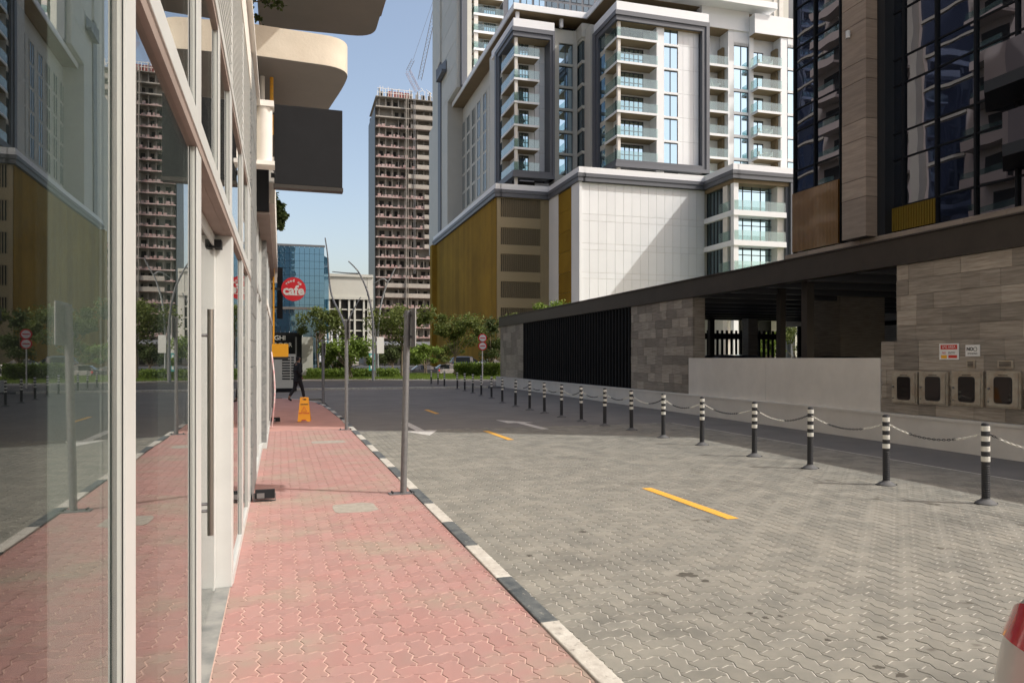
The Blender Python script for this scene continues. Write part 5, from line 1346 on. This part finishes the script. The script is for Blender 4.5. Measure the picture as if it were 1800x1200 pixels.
x, y, _ = F0.at_d(1322, 620, 26.5); make_car('parked_car', 'dark grey car roof showing above the cream parapet on the left', 'car_dark', 4.7, 1.9, 1.76, (x, y, -.05), rot=radians(84), suv=True)
x, y, _ = F0.at_d(1500, 620, 21.5); make_car('parked_car', 'dark car with roof just above the cream parapet on the right', 'car_dark', 4.6, 1.85, 1.70, (x, y, -.05), rot=radians(80), suv=True)

# ------------------------------------------------------------ street lamps with curved twin arms, banner pole, road sign
def street_lamp(px, py, d, base_d, arms, label):
    x, y, _ = F0.at_d(px, 0, d); T = Thing('street_lamp', label, 'street lamp', (x, y, 0), group='curved arm street lamps')
    P = lambda q: F0.at_d(q[0], q[1], d)
    T.add('pole', MB().tube([(x, y, 0), (x, y, 1.0), P((px, py))], [.10, .085, .07], 10), M['lamp_grey'], smooth=True)
    for path, r in arms:
        pts = [Vector(P(q_)) for q_ in path]; sm = []
        for i in range(len(pts) - 1):
            p0, p1, p2, p3 = pts[max(i - 1, 0)], pts[i], pts[i + 1], pts[min(i + 2, len(pts) - 1)]
            for k in range(5):
                t = k / 5; sm.append(.5 * ((2 * p1) + (p2 - p0) * t + (2 * p0 - 5 * p1 + 4 * p2 - p3) * t * t + (3 * p1 - p0 - 3 * p2 + p3) * t ** 3))
        sm.append(pts[-1]); nn_ = len(sm)
        T.add('arm', MB().tube(sm, [r * (1 - .55 * i / nn_) for i in range(nn_)], 8), M['lamp_grey'], smooth=True)
    return T
t = street_lamp(610, 582, 46, 46, [([(610, 584), (600, 556), (585, 525), (579, 495), (576, 450), (571.5, 418)], .075), ([(610, 584), (614, 560), (624, 540), (634, 522)], .055)], 'street lamp with a tall curved arm crossing the edge of the blue glass building')
t = street_lamp(656, 590, 52, 52, [([(656, 592), (655, 560), (648, 520), (638, 493), (628, 475), (612.5, 459)], .085), ([(630, 481), (610, 480), (584, 477.5)], .06)], 'street lamp with long horizontal lamp arm left of the building under construction')
t = street_lamp(664, 600, 60, 60, [([(664, 600), (668, 545), (678, 505), (688, 485), (695, 470)], .08), ([(681, 495), (672, 490), (655, 500)], .05)], 'pale street lamp curving right in front of the building under construction')
x, y, _ = F0.at_d(660, 0, 58)
T = Thing('banner_pole', 'pole with two white banners and a teal banner below on the lawn', 'banner', (x, y, 0))
T.add('pole', MB().cyl((x, y, 0), (x, y, 3.9), .05, n=8), M['galv'])
for a, b, c_, d_, m in ((645, 658, 592, 621, 'white_paint'), (662.5, 675.5, 592, 621, 'white_paint'), (648, 659, 621, 651, 'teal')):
    p0, p1 = F0.at_d(a, d_, 58), F0.at_d(b, c_, 58); T.add('banner', MB().box(p0[0], p1[0], y - .04, y - .02, p0[2], p1[2]), M[m])
T.add('print', MB().box(F0.at_d(651, 0, 58)[0], F0.at_d(654, 0, 58)[0], y - .05, y - .041, F0.at_d(0, 648, 58)[2], F0.at_d(0, 624, 58)[2]), M['white'])
x, y, _ = F0.at_d(848, 0, 48)
T = Thing('road_sign', 'red ringed no entry style sign pair on a white pole by the hedge', 'road sign', (x, y, 0))
T.add('pole', MB().cyl((x, y, -.05), (x, y, 2.9), .035, n=8), M['white_paint'])
for py, in ((594,), (608,)):
    c = F0.at_d(848, py, 48)
    T.add('sign_disc', MB().cyl((x, y - .05, c[2]), (x, y - .03, c[2]), .29, n=24), M['red']); T.add('sign_face', MB().cyl((x, y - .06, c[2]), (x, y - .051, c[2]), .22, n=24), M['white'])
    T.add('sign_bar', MB().box(x - .17, x + .17, y - .07, y - .061, c[2] - .03, c[2] + .03), M['red'])

# ------------------------------------------------------------ louvred plant cabinet, dark shop board near the corner
def at(px, py, d): return F0.at_d(px, py, d)
d = 36; a, b = at(474, 690, d), at(520, 622, d)
T = Thing('plant_enclosure', 'pale grey enclosure with louvre slots behind the walking person', 'enclosure', (a[0], a[1], 0))
T.add('body', MB().box(a[0], b[0], a[1], a[1] + 2.2, 0, b[2]), M['facade_grey'])
T.add('plinth', MB().box(a[0] + .3, b[0] + .05, a[1] - .06, a[1] + 2, -.02, .12), M['black'])
for k in range(9):
    z = .55 + k * .13
    for (u0, u1) in ((496, 510), (512, 517)): T.add('louvre', MB().box(at(u0, 0, d)[0], at(u1, 0, d)[0], a[1] - .02, a[1] - .001, z, z + .06), M['black'])
d = 62; a, b = at(478, 632, d), at(531, 584, d)
T = Thing('shop_board', 'black building front with small white letters at the far corner', 'sign', (a[0], a[1], 0))
T.add('board', MB().box(a[0], b[0], a[1], a[1] + 3, 0, b[2]), M['black'])
text('GHI', .55, T.o, M['white'], (at(492, 0, d)[0] - a[0], -.02, at(0, 594, d)[2]), (pi / 2, 0, 0))
text('FLOOR', .50, T.o, M['white'], (at(496, 0, d)[0] - a[0], -.02, at(0, 606, d)[2]), (pi / 2, 0, 0))
T.add('side_post', MB().box(at(519, 0, d)[0], at(522, 0, d)[0], a[1] - .3, a[1] - .1, 0, at(0, 592, d)[2]), M['galv'])
T.add('pale_wing', MB().box(at(531, 0, d)[0] + .01, at(552, 0, d)[0], a[1] + 1, a[1] + 3, 0, at(0, 591, d)[2]), M['facade_grey'])

# ------------------------------------------------------------ trees, hedge, shrubs
def tree(name, label, px, d, py0, py1, wpx, leafm, seed, n=3600, multi=1, leaf=.2, trunk_top=None, cat='tree', flat=.8, group='trees beyond the cross road'):
    rr = random.Random(seed); x, y, _ = F0.at_d(px, 0, d); z0, z1 = F0.at_d(px, py1, d)[2], F0.at_d(px, py0, d)[2]; R_ = wpx * d / F / 2
    T = Thing(name, label, cat, (x, y, 0), group=group); hz_ = (z1 - z0)
    tb = MB()
    clumps = []
    for k in range(15):
        a = rr.uniform(0, 2 * pi); r = R_ * rr.uniform(.2, 1.0); c = Vector((x + cos(a) * r, y + sin(a) * r, z0 + hz_ * rr.uniform(.22, .80) )); clumps.append((c, R_ * rr.uniform(.14, .42)))
    clumps.append((Vector((x, y, z1 - hz_ * .3)), R_ * .4))
    for m_ in range(multi):
        bx = x + (rr.uniform(-.4, .4) if multi > 1 else 0); by = y
        top = Vector((x + rr.uniform(-.3, .3), y, z0 + hz_ * .35)); tb.tube([(bx, by, 0), (bx * .5 + top.x * .5 + rr.uniform(-.1, .1), by, z0 * .5 + .3), top], [.11 if multi == 1 else .06, .08 if multi == 1 else .045, .04], 7)
    for c, r in clumps[::2]: tb.tube([(x, y, z0 + hz_ * .05), ((x + c.x) / 2, (y + c.y) / 2, (z0 + c.z) / 2 + .1), c], [.05, .03, .012], 5)
    T.add('trunk', tb, M['bark'], smooth=True)
    mb = MB(); mb.tone = []
    for k in range(int(n * .85)):
        c, r = clumps[rr.randrange(len(clumps))]; v = Vector((rr.gauss(0, 1), rr.gauss(0, 1), rr.gauss(0, 1))).normalized() * r * (rr.random() ** .4) * rr.uniform(.8, 1.25)
        v.z *= flat; p = c + v; a = Vector((rr.uniform(-1, 1), rr.uniform(-1, 1), rr.uniform(-.8, .4))).normalized() * leaf * rr.uniform(.7, 1.3)
        b = a.cross(Vector((rr.uniform(-1, 1), rr.uniform(-1, 1), rr.uniform(.2, 1)))).normalized() * leaf * .42
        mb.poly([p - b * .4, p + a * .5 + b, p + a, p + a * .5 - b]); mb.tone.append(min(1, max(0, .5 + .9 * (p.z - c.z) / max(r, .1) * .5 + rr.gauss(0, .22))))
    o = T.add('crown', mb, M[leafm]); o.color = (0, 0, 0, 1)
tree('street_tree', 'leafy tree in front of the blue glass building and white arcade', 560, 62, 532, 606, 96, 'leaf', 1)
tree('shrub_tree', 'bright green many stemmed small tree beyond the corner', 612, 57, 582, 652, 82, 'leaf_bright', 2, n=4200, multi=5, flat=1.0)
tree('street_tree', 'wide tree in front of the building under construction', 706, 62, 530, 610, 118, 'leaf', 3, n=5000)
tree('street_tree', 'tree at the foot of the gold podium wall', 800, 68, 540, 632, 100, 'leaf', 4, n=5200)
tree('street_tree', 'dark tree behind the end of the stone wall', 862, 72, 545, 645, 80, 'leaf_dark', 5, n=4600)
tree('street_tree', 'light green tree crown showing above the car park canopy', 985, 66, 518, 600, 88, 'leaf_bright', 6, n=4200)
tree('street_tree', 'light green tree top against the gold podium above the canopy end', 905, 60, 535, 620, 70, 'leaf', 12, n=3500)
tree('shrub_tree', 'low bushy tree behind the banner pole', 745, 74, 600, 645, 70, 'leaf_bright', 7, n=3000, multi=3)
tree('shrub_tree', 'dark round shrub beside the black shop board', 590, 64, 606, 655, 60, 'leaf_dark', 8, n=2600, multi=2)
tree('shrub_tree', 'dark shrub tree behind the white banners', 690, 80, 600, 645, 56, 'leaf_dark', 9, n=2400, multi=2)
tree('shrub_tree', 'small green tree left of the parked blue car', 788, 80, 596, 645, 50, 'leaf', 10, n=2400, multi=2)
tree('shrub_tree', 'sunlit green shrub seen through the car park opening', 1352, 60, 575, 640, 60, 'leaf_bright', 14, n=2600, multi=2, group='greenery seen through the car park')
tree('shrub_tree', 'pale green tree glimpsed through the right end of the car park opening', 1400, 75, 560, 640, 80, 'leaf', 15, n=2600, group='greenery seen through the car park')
def hedge(name, px0, px1, d, py0, label, m='leaf_dark', n=5000, depth=1.2, seed=1, kind=None, leaf=.16):
    rr = random.Random(seed); a, b = F0.at_d(px0, 0, d), F0.at_d(px1, 0, d); zt = F0.at_d(0, py0, d)[2]; mb = MB(); mb.tone = []
    for k in range(n):
        t = rr.random(); p = Vector((a[0] + (b[0] - a[0]) * t, a[1] + (b[1] - a[1]) * t + rr.uniform(-depth, depth) / 2, rr.uniform(.03, 1) ** .6 * zt * rr.uniform(.82, 1.05)))
        u = Vector((rr.uniform(-1, 1), rr.uniform(-1, 1), rr.uniform(-.5, 1))).normalized() * leaf; v = u.cross(Vector((rr.uniform(-1, 1), rr.uniform(-1, 1), .5))).normalized() * leaf * .4
        mb.poly([p, p + u * .5 + v, p + u, p + u * .5 - v]); mb.tone.append(rr.random())
    o = link(name, mb.mesh(name, M[m])); o.color = (0, 0, 0, 1); props(o, label, 'hedge', kind=kind)
hedge('hedge', 800, 880, 62, 638, 'clipped dark hedge in front of the blue car', 'leaf_bright', 5000, seed=2)
hedge('ground_cover', 540, 700, 60, 648, 'low planting along the lawn', 'leaf_bright', 5000, 2.5, seed=3, kind='stuff')
rr = random.Random(9); mb = MB(); mb.tone = []
for k in range(16000):
    d = 54 + 20 * rr.random(); px = rr.uniform(520, 900); x, y, _ = F0.at_d(px, 0, d); h = rr.uniform(.04, .14)
    mb.poly([(x, y, .04), (x + .05, y, .04), (x + rr.uniform(-.03, .08), y, .05 + h)]); mb.tone.append(rr.random())
o = link('grass_blades', mb.mesh('grass_blades', M['leaf_bright'])); o['kind'] = 'stuff'; props(o, 'grass on the lawn beyond the cross road', None); o.color = (0, 0, 0, 1)

# ------------------------------------------------------------ building under construction with tower crane
tc = 250.0; sl0 = FM.S(663, tc)
D = Thing('building_under_construction', 'concrete tower under construction with red guard boards on every floor', 'building', (sl0, tc, 0), FM)
sr = FM.S(795, tc); z_top = FM.at_t(700, 172, tc)[2]; fh = 17.15 / F * FM.at_t(700, 172, tc)[1] * 1.0 * 1.02
fh = 3.36; nf = int(z_top / fh)
D.add('dark_side', MB().box(sl0 - .6, sl0, tc + 1.5, tc + 24, 0, z_top - 3).box(sl0, sr, tc + 24, tc + 26, 0, z_top), M['canopy'])
D.add('core', MB().box(sl0 + .2, sr, tc + 2.4, tc + 22, 0, z_top), M['conc_raw'])
rr = random.Random(4)
for k in range(nf + 1):
    z = z_top - k * fh
    if z < 1: break
    sl = D.add('floor_slab', MB().box(sl0 - .5, sr, tc - .2, tc + 22, z - .22, z), M['conc_raw'])
    if k > 0: D.add('slab_edge', MB().box(sl0 - .45, sr, tc - .28, tc - .201, z - .30, z + .10), M['netting'] if k > 2 else M['conc_slab'], parent=sl)
    s_ = sl0 + .2; mb, mc = MB(), MB()
    while s_ < sr - 1.4:
        w = rr.uniform(.5, 1.1)
        if rr.random() < .72: mb.box(s_, s_ + w, tc - .05, tc + .0, z + .17, z + rr.uniform(.5, 1.0))
        s_ += w + rr.uniform(.2, .7)
    if k > 2: D.add('guard_board', mb, M['netting'], parent=sl, kind='stuff')
    s_ = sl0 + .6
    while s_ < sr - 1:
        if rr.random() < .8: mc.box(s_, s_ + .35, tc + .8, tc + 1.2, z, z + fh - .3)
        s_ += 2.15
    s_ = sl0 + 1.0
    md = MB()
    while s_ < sr - 2:
        w = rr.uniform(.9, 1.7); 
        if rr.random() < .75: md.box(s_, s_ + w, tc + 2.3, tc + 2.4, z + .1, z + 2.4)
        s_ += w + rr.uniform(.8, 1.8)
    D.add('column_row', mc, M['conc_raw'], parent=sl, kind='stuff'); D.add('opening', md, M['void'], parent=sl, kind='stuff')
    u0, u1 = ((.44, .98) if 1 <= k <= 3 else (.0, .40) if k in (2, 1) else (.52, .78) if 4 <= k <= 7 else (.40, .86) if k in (8, 9) else (.62, .92) if 10 <= k <= 15 else (.1, .9) if k in (20, 19) else (None, None))
    if u0 is not None: D.add('wrapped_balcony', MB().box(sl0 + (sr - sl0) * u0, sl0 + (sr - sl0) * u1, tc - .6, tc - .29, z - .1, z + 1.3), M['conc_slab'], parent=sl)
D.add('hoist_mast', MB().box(sl0 + 9.4, sl0 + 9.7, tc - 1.2, tc - .9, 0, z_top + 1).box(sl0 + 10.1, sl0 + 10.3, tc - 1.2, tc - .9, 0, z_top + 1), M['conc_raw'])
for u in (.55, .57): D.add('scaffold_pole', MB().box(sl0 + 22 * u, sl0 + 22 * u + .15, tc - 1, tc - .85, 30, z_top), M['galv'])
mb = MB()
for i in range(26):
    s_ = sl0 + i * .9 if i < 14 else sl0 + 13 + (i - 14) * 1.0
    mb.box(s_, s_ + .15, tc, tc + .15, z_top, z_top + rr.uniform(1.6, 3.6))
for z in (1.2, 2.6): mb.box(sl0, sl0 + 12, tc, tc + .12, z_top + z, z_top + z + .15)
D.add('edge_protection', mb, M['white_paint'])
for i in range(4): D.add('formwork', MB().box(sl0 + 3.6 + i * 1.9, sl0 + 5.0 + i * 1.9, tc + .6, tc + 1.0, z_top + .1, z_top + 2.1), M['form_red'])
mb = MB()
for i in range(30):
    p = (sl0 + 15 + rr.uniform(0, 8), tc + rr.uniform(0, 5), z_top + rr.uniform(.3, 5)); q_ = (p[0] + rr.uniform(-2, 2), p[1], p[2] + rr.uniform(-1.5, 1.5)); mb.tube([p, q_], .10, 4)
D.add('scaffold_cage', mb, M['white_paint'])
cx_, cy_, cz_ = FM.at_t(734, 158, tc + 6)
Cn = Thing('tower_crane', 'tower crane with raised jib on top of the building under construction', 'crane', (cx_, cy_, cz_), FM)
def lattice(a, b, w, n_):
    a, b = Vector(a), Vector(b); d = (b - a); mb = MB(); sd = Vector((d.z, 0, -d.x)).normalized() * w / 2; ud = Vector((0, w / 2, 0))
    cs = [sd + ud, sd - ud, -sd - ud, -sd + ud]
    for c in cs: mb.tube([a + c, b + c], .06, 4)
    for i in range(n_):
        p, q_ = a + d * i / n_, a + d * (i + 1) / n_
        for j in range(4): mb.tube([p + cs[j], q_ + cs[(j + 1) % 4]], .03, 4)
    return mb
e = lambda px, py: FM.at_t(px, py, tc + 6)
Cn.add('mast', lattice(e(734, 160), e(717, 126), 1.6, 8), M['netting'])
Cn.add('cab', MB().box(e(712, 0)[0], e(720, 0)[0], cy_ - 1, cy_ + 1, e(0, 130)[2], e(0, 121)[2]), M['netting'])
Cn.add('jib', lattice(e(717, 124), e(726, 106), 1.0, 5), M['galv'])
Cn.add('hoist_cable', MB().tube([e(726, 106), e(762, 0), e(768, -40)], .05, 4), M['galv'])
Cn.add('long_jib', lattice(e(738, 140), e(770, -10), 1.2, 24), M['galv'])

# ------------------------------------------------------------ far left background: blue glass block, white arcade, low glass pavilion
def bg_box(px0, px1, py0, d, depth=20, z0=0):
    a, b = FM.at_d(px0, py0, d), FM.at_d(px1, py0, d); return a[0], FM.S(px1, a[1]), a[1], a[1] + depth, z0, a[2]
x0, x1, y0, y1, z0, z1 = bg_box(455, 570, 430, 190, 22)
E_ = Thing('glass_building', 'blue glass office block behind the cafe sign', 'building', (x0, y0, 0), FM)
E_.add('core', MB().box(x0, x1, y0 + .3, y1, 0, z1 - .3), M['void'])
for i in range(13):
    for j in range(11):
        if z1 - (j + 1) * 1.9 < 9: continue
        w = (x1 - x0) / 13
        E_.add('glass_panel', MB().box(x0 + i * w + .03, x0 + (i + 1) * w - .03, y0, y0 + .1, z1 - (j + 1) * 1.9 + .03, z1 - j * 1.9 - .03), M['blue_glass'])
E_.add('parapet', MB().box(x0, x1 + .2, y0 - .1, y0 + .6, z1, z1 + .5), M['galv'])
E_.add('side_glazing', MB().prism([(x1, y0), (x1 + 1.4, y0 + 6), (x1, y0 + 12)], 0, z1 - 2.2), M['blue_glass'])
E_.add('ground_storey', MB().box(x0, x1, y0 - .2, y0 + .2, 0, 8.5), M['frame_grey'])
for i in range(14): E_.add('column', MB().box(x0 + i * 1.5, x0 + i * 1.5 + .4, y0 - .5, y0 - .2, 0, 8.5), M['facade_white'])
x0, x1, y0, y1, z0, z1 = bg_box(470, 562, 543, 120, 12)
E_ = Thing('glass_pavilion', 'low pale blue glass pavilion left of the tree', 'building', (x0, y0, 0), FM)
for i in range(12):
    w = (x1 - x0) / 12; E_.add('glass_panel', MB().box(x0 + i * w + .03, x0 + (i + 1) * w - .03, y0, y0 + .15, 0, z1), M['blue_glass'])
E_.add('roof', MB().box(x0 - .2, x1 + .3, y0 - .3, y1, z1, z1 + .4), M['conc_slab'])
x0, x1, y0, y1, z0, z1 = bg_box(577, 656, 482, 215, 22)
E_ = Thing('arcade_building', 'white low building with deep window grid between glass block and construction tower', 'building', (x0, y0, 0), FM)
E_.add('core', MB().box(x0, x1, y0 + .8, y1, 0, z1 - .5), M['void'])
zm = FM.at_t(600, 521, y0)[2]
E_.add('upper_band', MB().box(x0, x1 - 1.8, y0, y0 + 1, zm, z1 - .6), M['facade_grey'])
E_.add('roof_edge', MB().box(x0 - .3, x1, y0 - .4, y1, z1 - .6, z1 + .2), M['facade_grey'])
E_.add('band', MB().box(x0 - .3, x1, y0 - .4, y0 + .8, zm - .8, zm), M['facade_grey'])
for k in range(6):
    z = zm - .8 - k * 3.1
    if z < 1: break
    E_.add('floor_band', MB().box(x0, x1, y0 + .1, y0 + .8, z - 3.1, z - 2.75), M['facade_grey'])
for i, px_ in enumerate((577, 596, 612, 622, 638, 648)):
    s_ = FM.S(px_, y0); E_.add('column', MB().box(s_, s_ + .55, y0 - .1, y0 + .79, 0, zm - .8), M['facade_grey'])
E_.add('end_wall', MB().box(x1 - 1.7, x1, y0 - .05, y0 + .79, 0, z1 - .6), M['facade_grey'])
x0, x1, y0, y1, z0, z1 = bg_box(640, 775, 600, 170, 14)
E_ = Thing('low_building', 'low white and grey street level building behind the trees', 'building', (x0, y0, 0), FM)
E_.add('wall', MB().box(x0, x1, y0, y1, 0, z1 - .8), M['conc_raw'])
E_.add('roof_band', MB().box(x0, x1, y0 - 1.2, y1, z1 - .8, z1), M['facade_white'])
for i in range(9): E_.add('opening', MB().box(x0 + 1 + i * 1.8, x0 + 2.2 + i * 1.8, y0 - .05, y0 + .01, .2, z1 - 1.4), M['void'])
